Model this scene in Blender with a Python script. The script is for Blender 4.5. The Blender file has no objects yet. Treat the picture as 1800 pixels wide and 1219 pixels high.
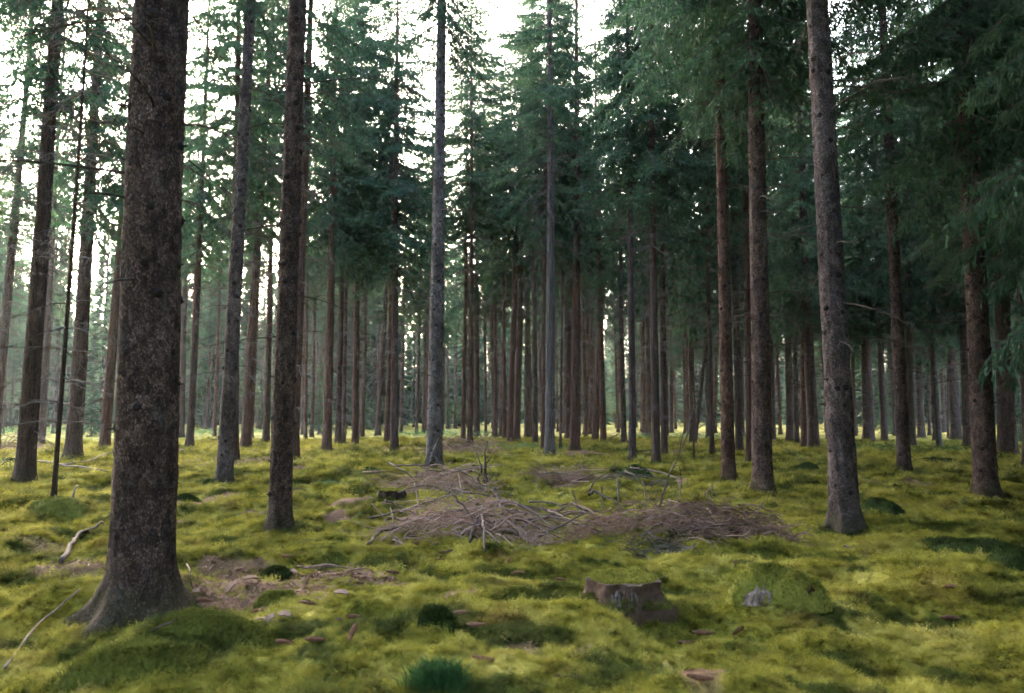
import bpy, math, random
import numpy as np
from mathutils import Vector, Matrix, Euler

R = math.radians
rng = np.random.default_rng(7)
random.seed(7)
sc = bpy.context.scene
COL = sc.collection

# ------------------------------------------------------------------ camera
FPX, CX, CY = 1400.0, 900.0, 609.5          # focal length and centre in photo pixels
CAM_H = 1.5
PITCH = math.atan(120.0 / FPX)
cam_d = bpy.data.cameras.new('camera')
cam = bpy.data.objects.new('camera', cam_d)
COL.objects.link(cam)
cam.location = (0, 0, CAM_H)
cam.rotation_euler = (R(90) + PITCH, 0, 0)
cam_d.sensor_width = 36.0
cam_d.lens = 28.0
cam_d.clip_start = 0.05
cam_d.clip_end = 2000
cam_d.dof.use_dof = True
cam_d.dof.focus_distance = 17.0
cam_d.dof.aperture_fstop = 2.4
sc.camera = cam

# ------------------------------------------------------------------ sky and sun
SUN_AZ = R(-20.0)       # measured from the view axis (+Y) towards +X
SUN_EL = R(18.0)
world = bpy.data.worlds.new('World')
sc.world = world
world.use_nodes = True
wn = world.node_tree.nodes
wl = world.node_tree.links
wn.clear()
sky = wn.new('ShaderNodeTexSky')
sky.sky_type = 'NISHITA'
sky.sun_disc = False
sky.sun_elevation = SUN_EL
sky.sun_rotation = SUN_AZ
sky.air_density = 0.7
sky.dust_density = 5.0
sky.ozone_density = 0.6
bg = wn.new('ShaderNodeBackground')
bg.inputs['Strength'].default_value = 0.15
wo = wn.new('ShaderNodeOutputWorld')
wl.new(sky.outputs[0], bg.inputs['Color'])
wl.new(bg.outputs[0], wo.inputs['Surface'])

sun_d = bpy.data.lights.new('sun', 'SUN')
sun_d.energy = 1.5
sun_d.angle = R(10)
sun_d.color = (1.0, 0.86, 0.72)
sun = bpy.data.objects.new('sun', sun_d)
COL.objects.link(sun)
sdir = Vector((math.sin(SUN_AZ) * math.cos(SUN_EL), math.cos(SUN_AZ) * math.cos(SUN_EL), math.sin(SUN_EL)))
sun.rotation_euler = (-sdir).to_track_quat('-Z', 'Y').to_euler()
sun.location = sdir * 100

sc.view_settings.view_transform = 'Standard'
sc.view_settings.look = 'None'
sc.view_settings.exposure = 4.45
sc.view_settings.gamma = 1.0
sc.cycles.use_denoising = True
sc.cycles.denoising_prefilter = 'ACCURATE'
sc.cycles.use_adaptive_sampling = True
sc.cycles.adaptive_threshold = 0.02
sc.cycles.adaptive_min_samples = 24
sc.cycles.use_light_tree = False
sc.cycles.debug_use_spatial_splits = True
sc.cycles.max_bounces = 4
sc.cycles.diffuse_bounces = 2
sc.cycles.glossy_bounces = 1
sc.cycles.transmission_bounces = 2
sc.cycles.volume_bounces = 0
sc.cycles.caustics_reflective = False
sc.cycles.caustics_refractive = False
sc.cycles.sample_clamp_indirect = 6.0

# ------------------------------------------------------------------ helpers
def tag(o, label=None, cat=None, group=None, kind=None):
    if label: o['label'] = label
    if cat: o['category'] = cat
    if group: o['group'] = group
    if kind: o['kind'] = kind
    return o

def empty(name, loc=(0, 0, 0)):
    o = bpy.data.objects.new(name, None)
    o.location = loc
    o.empty_display_size = 0.2
    COL.objects.link(o)
    return o

def link(name, mesh, parent=None, mat=None):
    o = bpy.data.objects.new(name, mesh)
    COL.objects.link(o)
    if parent is not None: o.parent = parent
    if mat is not None and len(mesh.materials) == 0: mesh.materials.append(mat)
    return o

def mesh_np(name, verts, faces, mats=(), midx=None, smooth=False):
    """verts (n,3); faces: list of (m,k) index arrays, k of 3 or 4"""
    me = bpy.data.meshes.new(name)
    verts = np.asarray(verts, dtype=np.float32)
    me.vertices.add(len(verts))
    me.vertices.foreach_set('co', verts.ravel())
    faces = [np.asarray(f, dtype=np.int32) for f in faces if len(f)]
    loops = np.concatenate([f.ravel() for f in faces])
    tot = np.concatenate([np.full(len(f), f.shape[1], dtype=np.int32) for f in faces])
    start = np.concatenate([[0], np.cumsum(tot)[:-1]]).astype(np.int32)
    me.loops.add(len(loops))
    me.loops.foreach_set('vertex_index', loops)
    me.polygons.add(len(tot))
    me.polygons.foreach_set('loop_start', start)
    try:
        me.polygons.foreach_set('loop_total', tot)
    except Exception:
        pass
    for m in mats: me.materials.append(m)
    if midx is not None:
        me.polygons.foreach_set('material_index', np.concatenate([np.asarray(a, dtype=np.int32) for a in midx]))
    me.polygons.foreach_set('use_smooth', np.full(len(tot), smooth, dtype=bool))
    me.update(calc_edges=True)
    me.validate()
    return me

def hash2(ix, iy, seed):
    n = (ix.astype(np.int64) * 374761393 + iy.astype(np.int64) * 668265263 + seed * 2147483647) & 0xFFFFFFFF
    n = ((n ^ (n >> 13)) * 1274126177) & 0xFFFFFFFF
    n = (n ^ (n >> 16)) & 0xFFFFFF
    return n / float(0xFFFFFF)

def noise2(x, y, seed=0):
    x = np.asarray(x, dtype=np.float64); y = np.asarray(y, dtype=np.float64)
    ix = np.floor(x); iy = np.floor(y)
    fx = x - ix; fy = y - iy
    fx = fx * fx * fx * (fx * (fx * 6 - 15) + 10); fy = fy * fy * fy * (fy * (fy * 6 - 15) + 10)
    a = hash2(ix, iy, seed); b = hash2(ix + 1, iy, seed)
    c = hash2(ix, iy + 1, seed); d = hash2(ix + 1, iy + 1, seed)
    return (a * (1 - fx) + b * fx) * (1 - fy) + (c * (1 - fx) + d * fx) * fy - 0.5

def ray(px, py):
    dx = (px - CX) / FPX; dy = (CY - py) / FPX
    return np.array([dx, math.cos(PITCH) - dy * math.sin(PITCH), math.sin(PITCH) + dy * math.cos(PITCH)])

def flat_at(px, py):
    r = ray(px, py)
    t = CAM_H / max(1e-4, -r[2])
    return np.array([r[0] * t, r[1] * t])

# mounds in the forest floor: (px, py, radius, height)
BUMPS = []
for px, py, rad, h in [(245, 1085, 1.05, 0.16), (330, 1150, 0.5, 0.10), (1098, 1085, 0.75, 0.13), (1120, 1150, 0.55, 0.03),
                       (1375, 1090, 0.6, 0.12), (1440, 1120, 0.5, 0.07), (480, 1040, 0.6, -0.05), (130, 860, 0.9, 0.10),
                       (690, 890, 0.7, 0.10), (1487, 935, 0.8, 0.10), (492, 930, 0.7, 0.07), (760, 1000, 0.8, 0.05),
                       (900, 1020, 0.7, 0.05), (350, 1190, 0.7, 0.10), (640, 840, 1.2, 0.10), (1540, 905, 0.7, 0.06),
                       (1343, 872, 0.9, 0.12), (80, 960, 0.8, 0.07), (420, 960, 0.6, 0.06), (990, 985, 0.6, 0.05)]:
    c = flat_at(px, py)
    BUMPS.append((c[0], c[1], rad, h))

def terrain(x, y):
    x = np.asarray(x, dtype=np.float64); y = np.asarray(y, dtype=np.float64)
    r = np.hypot(x, y)
    far = np.clip(1.25 - r / 60.0, 0.25, 1.0)
    z = 0.16 * noise2(x / 5.3 + 3.1, y / 5.3 + 8.2, 1) * far
    z = z + 0.17 * noise2(x / 1.7 + 1.3, y / 1.7 + 4.4, 2) * far
    n = noise2(x / 0.62 + 9.3, y / 0.62 + 2.2, 3)
    z = z + 0.19 * np.abs(n) ** 0.8 * np.sign(n) * (0.5 + 0.5 * far)
    for bx, by, rad, h in BUMPS:
        q = ((x - bx) ** 2 + (y - by) ** 2) / (rad * rad)
        z = z + h * np.exp(-q * 1.6)
    return z

def terrain_fine(x, y):
    z = terrain(x, y)
    w = 1.0 - 2.0 * np.abs(noise2(x / 0.21 + 5.0, y / 0.21 + 1.0, 4))
    w2 = noise2(x / 0.085 + 5.0, y / 0.085 + 1.0, 5)
    return z + 0.055 * (w - 0.5) + 0.02 * w2

TZ0 = float(terrain(0.0, 0.0))
def ground_at(px, py):
    """the point of the forest floor that the photograph shows at this pixel"""
    r = ray(px, py)
    if py > 835:
        tt = np.arange(2.5, 40, 0.03)
        hit = CAM_H + r[2] * tt <= terrain(r[0] * tt, r[1] * tt)
        t = float(tt[np.argmax(hit)]) if hit.any() else 40.0
    else:
        t = min(CAM_H / max(1e-4, -r[2]), 85.0)
        for _ in range(4):
            tz = float(terrain(r[0] * t, r[1] * t)) * 0.6
            t = min((CAM_H - tz) / max(1e-4, -r[2]), 85.0)
    return np.array([r[0] * t, r[1] * t, float(terrain(r[0] * t, r[1] * t))])

def at_depth(px, py, depth):
    r = ray(px, py)
    t = depth / r[1]
    return np.array([r[0] * t, depth, CAM_H + r[2] * t])

# ------------------------------------------------------------------ materials
def new_mat(name):
    m = bpy.data.materials.new(name)
    m.use_nodes = True
    nt = m.node_tree
    nt.nodes.clear()
    return m, nt

def N(nt, t, **kw):
    n = nt.nodes.new(t)
    for k, v in kw.items():
        if k in n.inputs.keys(): n.inputs[k].default_value = v
        else: setattr(n, k, v)
    return n

def ramp(nt, fac, stops, interp='LINEAR'):
    n = nt.nodes.new('ShaderNodeValToRGB')
    n.color_ramp.interpolation = interp
    el = n.color_ramp.elements
    while len(el) > 1: el.remove(el[-1])
    el[0].position = stops[0][0]; el[0].color = stops[0][1]
    for p, c in stops[1:]:
        e = el.new(p); e.color = c
    nt.links.new(fac, n.inputs[0])
    return n.outputs[0]

def g(v): return (v, v, v, 1)
def c4(r, gg, b): return (r, gg, b, 1)

def mixc(nt, fac, a, b, mode='MIX'):
    n = nt.nodes.new('ShaderNodeMix')
    n.data_type = 'RGBA'; n.blend_type = mode
    for sock, v in ((n.inputs[0], fac), (n.inputs[6], a), (n.inputs[7], b)):
        if hasattr(v, 'is_linked'): nt.links.new(v, sock)
        else: sock.default_value = v
    return n.outputs[2]

def noise_node(nt, vec, scale, detail=3, rough=0.55):
    n = N(nt, 'ShaderNodeTexNoise')
    n.inputs['Scale'].default_value = scale
    n.inputs['Detail'].default_value = detail
    n.inputs['Roughness'].default_value = rough
    nt.links.new(vec, n.inputs['Vector'])
    return n.outputs[0]

def math_node(nt, op, a, b=None, clamp=False):
    n = nt.nodes.new('ShaderNodeMath'); n.operation = op; n.use_clamp = clamp
    for i, v in enumerate((a, b)):
        if v is None: continue
        if hasattr(v, 'is_linked'): nt.links.new(v, n.inputs[i])
        else: n.inputs[i].default_value = v
    return n.outputs[0]

def finish(nt, col, rough=0.9, bump=None, bump_d=0.01, bump_s=0.6, trans=None, spec=0.2):
    p = N(nt, 'ShaderNodeBsdfPrincipled')
    nt.links.new(col, p.inputs['Base Color'])
    p.inputs['Roughness'].default_value = rough
    p.inputs['Specular IOR Level'].default_value = spec
    if bump is not None:
        b = N(nt, 'ShaderNodeBump')
        b.inputs['Strength'].default_value = bump_s
        b.inputs['Distance'].default_value = bump_d
        nt.links.new(bump, b.inputs['Height'])
        nt.links.new(b.outputs[0], p.inputs['Normal'])
    out = N(nt, 'ShaderNodeOutputMaterial')
    if trans is None:
        nt.links.new(p.outputs[0], out.inputs['Surface'])
    else:
        t = N(nt, 'ShaderNodeBsdfTranslucent')
        nt.links.new(col, t.inputs['Color'])
        mx = N(nt, 'ShaderNodeMixShader')
        mx.inputs[0].default_value = trans
        nt.links.new(p.outputs[0], mx.inputs[1]); nt.links.new(t.outputs[0], mx.inputs[2])
        nt.links.new(mx.outputs[0], out.inputs['Surface'])

def bark_mat(name, dark, mid, pale, moss=True, scale=1.0, lichen=0.25):
    m, nt = new_mat(name)
    tc = N(nt, 'ShaderNodeTexCoord')
    oi = N(nt, 'ShaderNodeObjectInfo')
    add = nt.nodes.new('ShaderNodeVectorMath'); add.operation = 'ADD'
    nt.links.new(tc.outputs['Object'], add.inputs[0])
    sc3 = nt.nodes.new('ShaderNodeVectorMath'); sc3.operation = 'SCALE'
    sc3.inputs[0].default_value = (7.1, 3.7, 5.3)
    nt.links.new(oi.outputs['Random'], sc3.inputs['Scale'])
    nt.links.new(sc3.outputs[0], add.inputs[1])
    mp = N(nt, 'ShaderNodeMapping')
    mp.inputs['Scale'].default_value = (1, 1, 0.62)
    nt.links.new(add.outputs[0], mp.inputs['Vector'])
    # wobble the flakes
    nz = N(nt, 'ShaderNodeTexNoise'); nz.inputs['Scale'].default_value = 14 * scale; nz.inputs['Detail'].default_value = 2
    nt.links.new(mp.outputs[0], nz.inputs['Vector'])
    wob = nt.nodes.new('ShaderNodeVectorMath'); wob.operation = 'MULTIPLY_ADD'
    nt.links.new(nz.outputs['Color'], wob.inputs[0]); wob.inputs[1].default_value = (0.05, 0.05, 0.05)
    nt.links.new(mp.outputs[0], wob.inputs[2])
    vo = N(nt, 'ShaderNodeTexVoronoi'); vo.feature = 'DISTANCE_TO_EDGE'; vo.inputs['Scale'].default_value = 78 * scale
    nt.links.new(wob.outputs[0], vo.inputs['Vector'])
    vc = N(nt, 'ShaderNodeTexVoronoi'); vc.inputs['Scale'].default_value = 78 * scale
    nt.links.new(wob.outputs[0], vc.inputs['Vector'])
    fine = noise_node(nt, mp.outputs[0], 150 * scale, 3, 0.7)
    big = noise_node(nt, mp.outputs[0], 2.6, 4, 0.6)
    edge = ramp(nt, vo.outputs['Distance'], [(0.0, g(0)), (0.25, g(1))])
    sep = N(nt, 'ShaderNodeSeparateColor'); nt.links.new(vc.outputs['Color'], sep.inputs[0])
    cell = math_node(nt, 'ADD', math_node(nt, 'MULTIPLY', sep.outputs[0], 0.55), math_node(nt, 'MULTIPLY', fine, 0.5))
    col = ramp(nt, cell, [(0.15, dark), (0.5, mid), (0.85, pale)])
    col = mixc(nt, edge, mixc(nt, 0.75, col, c4(0.012, 0.009, 0.008)), col)
    pv = N(nt, 'ShaderNodeTexVoronoi'); pv.inputs['Scale'].default_value = 17 * scale
    nt.links.new(wob.outputs[0], pv.inputs['Vector'])
    psep = N(nt, 'ShaderNodeSeparateColor'); nt.links.new(pv.outputs['Color'], psep.inputs[0])
    col = mixc(nt, 1.0, col, ramp(nt, psep.outputs[1], [(0.0, g(0.55)), (0.5, g(0.95)), (1.0, g(1.35))]), 'MULTIPLY')
    bigr = ramp(nt, big, [(0.35, g(0.55)), (0.65, g(1.2))])
    col = mixc(nt, 1.0, col, bigr, 'MULTIPLY')
    # pale lichen bloom
    ln = noise_node(nt, mp.outputs[0], 5.5, 5, 0.7)
    lm = ramp(nt, ln, [(0.56, g(0)), (0.72, g(lichen))])
    col = mixc(nt, lm, col, c4(0.20, 0.215, 0.20))
    if moss:
        sx = N(nt, 'ShaderNodeSeparateXYZ'); nt.links.new(tc.outputs['Object'], sx.inputs[0])
        mn = noise_node(nt, tc.outputs['Object'], 7, 4, 0.65)
        hz = math_node(nt, 'ADD', sx.outputs['Z'], math_node(nt, 'MULTIPLY', mn, -1.1))
        mm = ramp(nt, hz, [(0.0, g(1)), (0.03, g(0.0))])
        hz2 = math_node(nt, 'ADD', hz, 0.62)
        mm2 = ramp(nt, hz2, [(0.12, g(0.5)), (0.42, g(0))])
        col = mixc(nt, mm2, col, mixc(nt, fine, c4(0.022, 0.022, 0.007), c4(0.085, 0.078, 0.018)))
    h = math_node(nt, 'ADD', math_node(nt, 'MULTIPLY', edge, 0.8), math_node(nt, 'MULTIPLY', fine, 0.5))
    finish(nt, col, 0.92, h, 0.012, 0.9, spec=0.15)
    return m

M = {}
M['bark'] = bark_mat('spruce_bark', c4(0.045, 0.026, 0.019), c4(0.140, 0.086, 0.066), c4(0.255, 0.182, 0.152))
M['bark_grey'] = bark_mat('grey_spruce_bark', c4(0.058, 0.040, 0.036), c4(0.150, 0.110, 0.100), c4(0.245, 0.195, 0.185), lichen=0.4)
M['bark_lit'] = bark_mat('lit_spruce_bark', c4(0.10, 0.08, 0.075), c4(0.22, 0.185, 0.175), c4(0.33, 0.29, 0.28), lichen=0.5)  # paler tones put the good light on two trunks into the bark
M['bark_red'] = bark_mat('red_brown_bark', c4(0.065, 0.033, 0.022), c4(0.19, 0.098, 0.066), c4(0.30, 0.185, 0.135), lichen=0.1)
M['bark_far'] = bark_mat('distant_spruce_bark', c4(0.05, 0.036, 0.03), c4(0.12, 0.088, 0.074), c4(0.19, 0.15, 0.135), moss=False, scale=0.5)

def simple_mat(name, a, b, scale=20, rough=0.9, bump=0.004, trans=None, coord='Object', rnd=0.35, spec=0.2):
    m, nt = new_mat(name)
    tc = N(nt, 'ShaderNodeTexCoord')
    oi = N(nt, 'ShaderNodeObjectInfo')
    nz = noise_node(nt, tc.outputs[coord], scale, 4, 0.65)
    f = math_node(nt, 'ADD', math_node(nt, 'MULTIPLY', math_node(nt, 'SUBTRACT', oi.outputs['Random'], 0.5), rnd), nz, clamp=True)
    col = ramp(nt, f, [(0.25, a), (0.75, b)])
    finish(nt, col, rough, nz if bump else None, bump or 0.001, 0.5, trans, spec)
    return m

def foliage_mat(name, a, b, c, trans=0.35):
    m, nt = new_mat(name)
    ge = N(nt, 'ShaderNodeNewGeometry')
    oi = N(nt, 'ShaderNodeObjectInfo')
    n1 = noise_node(nt, ge.outputs['Position'], 0.55, 3, 0.6)
    n2 = noise_node(nt, ge.outputs['Position'], 9.0, 2, 0.6)
    f = math_node(nt, 'ADD', math_node(nt, 'MULTIPLY', n1, 0.6), math_node(nt, 'MULTIPLY', n2, 0.4))
    f = math_node(nt, 'ADD', f, math_node(nt, 'MULTIPLY', math_node(nt, 'SUBTRACT', oi.outputs['Random'], 0.5), 0.22))
    col = ramp(nt, f, [(0.32, a), (0.5, b), (0.68, c)])
    finish(nt, col, 0.65, None, trans=trans, spec=0.25)
    return m

M['needle'] = foliage_mat('spruce_needles', c4(0.026, 0.068, 0.036), c4(0.048, 0.108, 0.055), c4(0.092, 0.165, 0.068), 0.42)
M['needle_young'] = foliage_mat('young_spruce_needles', c4(0.035, 0.075, 0.04), c4(0.06, 0.125, 0.06), c4(0.10, 0.18, 0.08))
M['leaf'] = foliage_mat('pale_leaves', c4(0.06, 0.11, 0.04), c4(0.11, 0.18, 0.065), c4(0.17, 0.25, 0.10), 0.5)
M['twig'] = simple_mat('dead_twigs', c4(0.055, 0.042, 0.037), c4(0.16, 0.13, 0.115), 6, bump=0)
M['deadwood'] = simple_mat('dead_branch_wood', c4(0.032, 0.023, 0.018), c4(0.105, 0.080, 0.066), 18)
M['greywood'] = simple_mat('weathered_grey_wood', c4(0.055, 0.040, 0.032), c4(0.18, 0.138, 0.112), 25)
M['brush'] = simple_mat('brushwood_twigs', c4(0.13, 0.072, 0.050), c4(0.42, 0.28, 0.21), 5, bump=0)
M['stick'] = simple_mat('cut_stick_bark', c4(0.09, 0.055, 0.042), c4(0.34, 0.24, 0.19), 14, rnd=0.5)
M['knot'] = simple_mat('dark_knot', c4(0.012, 0.009, 0.008), c4(0.045, 0.033, 0.028), 40)
M['cone'] = simple_mat('spruce_cone', c4(0.075, 0.030, 0.016), c4(0.30, 0.145, 0.080), 60, 0.6, 0.003)
M['chip'] = simple_mat('wood_chip', c4(0.10, 0.055, 0.036), c4(0.34, 0.22, 0.15), 30, rnd=0.5)
M['rotwood'] = simple_mat('rotten_stump_wood', c4(0.016, 0.010, 0.007), c4(0.11, 0.066, 0.043), 30, bump=0.02)
M['palewood'] = simple_mat('bare_pale_wood', c4(0.06, 0.042, 0.034), c4(0.27, 0.205, 0.165), 14, bump=0.01)
M['lumpwood'] = simple_mat('pale_splintered_wood', c4(0.12, 0.082, 0.062), c4(0.36, 0.27, 0.21), 16, bump=0.01)
M['redrot'] = simple_mat('red_rotten_wood', c4(0.015, 0.006, 0.004), c4(0.075, 0.026, 0.016), 22, bump=0.015)
M['leaflitter'] = simple_mat('dry_litter', c4(0.11, 0.06, 0.035), c4(0.32, 0.20, 0.13), 3, bump=0, coord='Object')

def moss_color(nt):
    ge = N(nt, 'ShaderNodeNewGeometry')
    pos = ge.outputs['Position']
    n1 = noise_node(nt, pos, 0.55, 3, 0.6)
    n2 = noise_node(nt, pos, 2.3, 4, 0.62)
    n3 = noise_node(nt, pos, 11.0, 3, 0.6)
    f = math_node(nt, 'ADD', math_node(nt, 'MULTIPLY', n1, 0.35), math_node(nt, 'ADD', math_node(nt, 'MULTIPLY', n2, 0.4), math_node(nt, 'MULTIPLY', n3, 0.25)))
    col = ramp(nt, f, [(0.35, c4(0.035, 0.055, 0.010)), (0.43, c4(0.15, 0.155, 0.020)), (0.51, c4(0.335, 0.312, 0.042)), (0.61, c4(0.53, 0.475, 0.12))])
    # patches of darker, greener moss species
    d1 = noise_node(nt, pos, 1.25, 4, 0.6)
    dm = ramp(nt, d1, [(0.53, g(0)), (0.59, g(0.9))])
    col = mixc(nt, dm, col, c4(0.045, 0.068, 0.010))
    # orange-brown old moss
    o1 = noise_node(nt, pos, 1.9, 4, 0.65)
    om = ramp(nt, o1, [(0.55, g(0)), (0.68, g(0.7))])
    col = mixc(nt, om, col, c4(0.19, 0.125, 0.030))
    return col, pos, n3

def moss_ground():
    m, nt = new_mat('mossy_forest_floor')
    col, pos, n3 = moss_color(nt)
    at = N(nt, 'ShaderNodeAttribute'); at.attribute_name = 'litter'
    fine = noise_node(nt, pos, 55, 3, 0.7)
    speck = noise_node(nt, pos, 140, 2, 0.7)
    lit = ramp(nt, speck, [(0.3, c4(0.055, 0.030, 0.018)), (0.55, c4(0.18, 0.105, 0.064)), (0.72, c4(0.36, 0.23, 0.155))])
    dark = ramp(nt, fine, [(0.3, g(0.45)), (0.62, g(1.1))])
    col = mixc(nt, 1.0, col, dark, 'MULTIPLY')
    lm = math_node(nt, 'ADD', at.outputs['Fac'], math_node(nt, 'MULTIPLY', math_node(nt, 'SUBTRACT', fine, 0.5), 0.6), clamp=True)
    lm = ramp(nt, lm, [(0.35, g(0)), (0.6, g(1))])
    col = mixc(nt, lm, col, lit)
    finish(nt, col, 0.95, fine, 0.03, 0.8, spec=0.1)
    return m
M['ground'] = moss_ground()

def moss_tuft_mat():
    m, nt = new_mat('moss_shoots')
    col, pos, n3 = moss_color(nt)
    oi = N(nt, 'ShaderNodeObjectInfo')
    v = ramp(nt, oi.outputs['Random'], [(0.0, g(0.7)), (0.5, g(1.0)), (1.0, g(1.3))])
    col = mixc(nt, 1.0, col, v, 'MULTIPLY')
    finish(nt, col, 0.85, None, trans=0.3, spec=0.15)
    return m
M['tuft'] = moss_tuft_mat()

def plain_moss(name, a, b):
    m, nt = new_mat(name)
    ge = N(nt, 'ShaderNodeNewGeometry')
    n1 = noise_node(nt, ge.outputs['Position'], 5, 3, 0.6)
    n2 = noise_node(nt, ge.outputs['Position'], 40, 3, 0.6)
    f = math_node(nt, 'ADD', math_node(nt, 'MULTIPLY', n1, 0.55), math_node(nt, 'MULTIPLY', n2, 0.45))
    finish(nt, ramp(nt, f, [(0.32, a), (0.68, b)]), 0.9, None, trans=0.25, spec=0.1)
    return m
M['moss_dark'] = plain_moss('dark_green_moss', c4(0.012, 0.022, 0.006), c4(0.055, 0.080, 0.016))
M['moss_yellow'] = plain_moss('yellow_green_moss', c4(0.09, 0.105, 0.014), c4(0.33, 0.32, 0.06))
M['moss_olive'] = plain_moss('olive_moss', c4(0.05, 0.065, 0.010), c4(0.19, 0.20, 0.035))
M['grass'] = plain_moss('fine_grass', c4(0.02, 0.065, 0.02), c4(0.07, 0.16, 0.05))
M['herb'] = plain_moss('pale_herb_leaves', c4(0.07, 0.15, 0.05), c4(0.20, 0.34, 0.13))

# ------------------------------------------------------------------ forest floor
LIT = []
for px, py, rx, ry, s in [(470, 1030, 0.9, 0.85, 1.0), (430, 1075, 0.65, 0.45, 1.0), (600, 1035, 0.75, 0.55, 0.9), (690, 1030, 0.4, 0.3, 0.6), (400, 990, 0.5, 0.4, 0.6),
                          (800, 930, 0.8, 0.4, 0.6), (970, 938, 0.9, 0.35, 0.75), (1150, 942, 0.7, 0.35, 0.6), (1280, 945, 0.5, 0.3, 0.6), (770, 855, 1.0, 0.8, 0.7), (990, 853, 0.7, 0.6, 0.7),
                          (815, 797, 2.6, 4.0, 0.9), (1100, 830, 1.5, 2, 0.5), (900, 795, 2.5, 4, 0.5), (700, 795, 2, 4, 0.8), (1010, 800, 1.8, 3, 0.8),
                          (430, 815, 2.2, 3, 0.7), (590, 800, 1.6, 3, 0.5), (1600, 850, 1.8, 2.0, 0.55), (60, 960, 0.9, 0.6, 0.5), (150, 1000, 0.5, 0.5, 0.6),
                          (820, 1100, 0.25, 0.2, 0.5), (960, 1190, 0.5, 0.25, 0.55), (1300, 800, 1.5, 4, 0.4), (1640, 820, 2, 3, 0.4), (20, 790, 3, 5, 0.7)]:
    c = flat_at(px, py)
    LIT.append((c[0], c[1], rx, ry, s))

def litter(x, y):
    v = np.zeros_like(x)
    wob = noise2(x / 0.35, y / 0.35, 11) * 1.0 + noise2(x / 0.12, y / 0.12, 12) * 0.7
    for lx, ly, rx, ry, s in LIT:
        q = np.sqrt(((x - lx) / rx) ** 2 + ((y - ly) / ry) ** 2)
        v = np.maximum(v, s * np.clip(1.35 - q + wob * 0.8, 0, 1))
    n = noise2(x / 2.6 + 50, y / 2.6 + 9, 13) + 0.6 * noise2(x / 0.5, y / 0.5, 14)
    v = np.maximum(v, np.clip((n - 0.33) * 3.5, 0, 0.75))
    return v

ang = np.concatenate([np.arange(-41, 41.001, 0.165), np.arange(42.5, 319, 1.8)])
ang = np.radians(ang)
rad = [1.6]
while rad[-1] < 330: rad.append(rad[-1] * (1.0105 if rad[-1] < 60 else 1.03))
rad = np.array(rad)
A, RR = np.meshgrid(ang, rad)
gx = np.sin(A) * RR; gy = np.cos(A) * RR
gz = terrain_fine(gx, gy)
nr, na = gx.shape
vv = np.stack([gx, gy, gz], -1).reshape(-1, 3)
vv = np.vstack([vv, [[0, 0, TZ0]]])
i0 = np.arange(nr - 1)[:, None] * na; j = np.arange(na)[None, :]; j2 = (j + 1) % na
quads = np.stack([(i0 + j), (i0 + na + j), (i0 + na + j2), (i0 + j2)], -1).reshape(-1, 4)[:, ::-1]
fan = np.stack([np.full(na, nr * na), np.arange(na), (np.arange(na) + 1) % na], -1)[:, ::-1]
gm = mesh_np('forest_floor', vv, [quads, fan], [M['ground']], smooth=True)
if gm.polygons[0].normal.z < 0: gm.flip_normals()
la = gm.attributes.new('litter', 'FLOAT', 'POINT')
la.data.foreach_set('value', litter(vv[:, 0], vv[:, 1]).astype(np.float32))
floor = link('forest_floor', gm)
tag(floor, kind='structure')

# ------------------------------------------------------------------ geometry kits
def blades(n, rad_, hmin, hmax, w, lean, seed, seg=2):
    """n narrow blades standing in a disc; returns verts, faces"""
    r = np.random.default_rng(seed)
    a = r.uniform(0, 2 * np.pi, n); q = rad_ * np.sqrt(r.uniform(0, 1, n))
    base = np.stack([q * np.cos(a), q * np.sin(a), np.zeros(n)], -1)
    h = r.uniform(hmin, hmax, n)
    d = np.stack([np.cos(a), np.sin(a), np.zeros(n)], -1) * (lean * (0.35 + q / rad_))[:, None] + r.normal(0, 0.35 * lean, (n, 3))
    d[:, 2] = 0
    b = r.uniform(0, 2 * np.pi, n)
    side = np.stack([np.cos(b), np.sin(b), np.zeros(n)], -1)
    mid = base + d * (h * 0.35)[:, None] + np.array([0, 0, 1]) * (h * 0.6)[:, None]
    tip = base + d * h[:, None] + np.array([0, 0, 1]) * h[:, None] * 0.9
    ww = w * r.uniform(0.7, 1.3, n)[:, None]
    V = np.stack([base - side * ww * 0.5, base + side * ww * 0.5, mid + side * ww * 0.6, mid - side * ww * 0.6, tip], 1).reshape(-1, 3)
    o = np.arange(n)[:, None] * 5
    return V, (o + np.array([[0, 1, 2, 3]])), (o + np.array([[3, 2, 4]]))

def moss_stems(n, rad_, h, seed):
    """feather moss: short stems with side leaflets"""
    r = np.random.default_rng(seed)
    Vs, Q = [], []
    k = 0
    for i in range(n):
        a = r.uniform(0, 6.283); q = rad_ * math.sqrt(r.uniform())
        p = np.array([q * math.cos(a), q * math.sin(a), 0.0])
        d = np.array([r.normal(0, 0.5), r.normal(0, 0.5), 1.0]); d[:2] += p[:2] / rad_ * 0.5; d /= np.linalg.norm(d)
        L = h * r.uniform(0.6, 1.3)
        for s in np.linspace(0.25, 1.0, 6):
            c = p + d * L * s
            b = r.uniform(0, 6.283)
            o = np.array([math.cos(b), math.sin(b), 0.35]); u = np.cross(o, [0, 0, 1.0]); u /= np.linalg.norm(u)
            l = 0.42 * h * (1.15 - s * 0.7) * r.uniform(0.7, 1.3); w = l * 0.22
            Vs += [c, c + o * l * 0.5 + u * w, c + o * l - np.array([0, 0, 0.2 * l]), c + o * l * 0.5 - u * w]
            Q.append([k, k + 1, k + 2, k + 3]); k += 4
    return np.array(Vs), np.array(Q)

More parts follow.
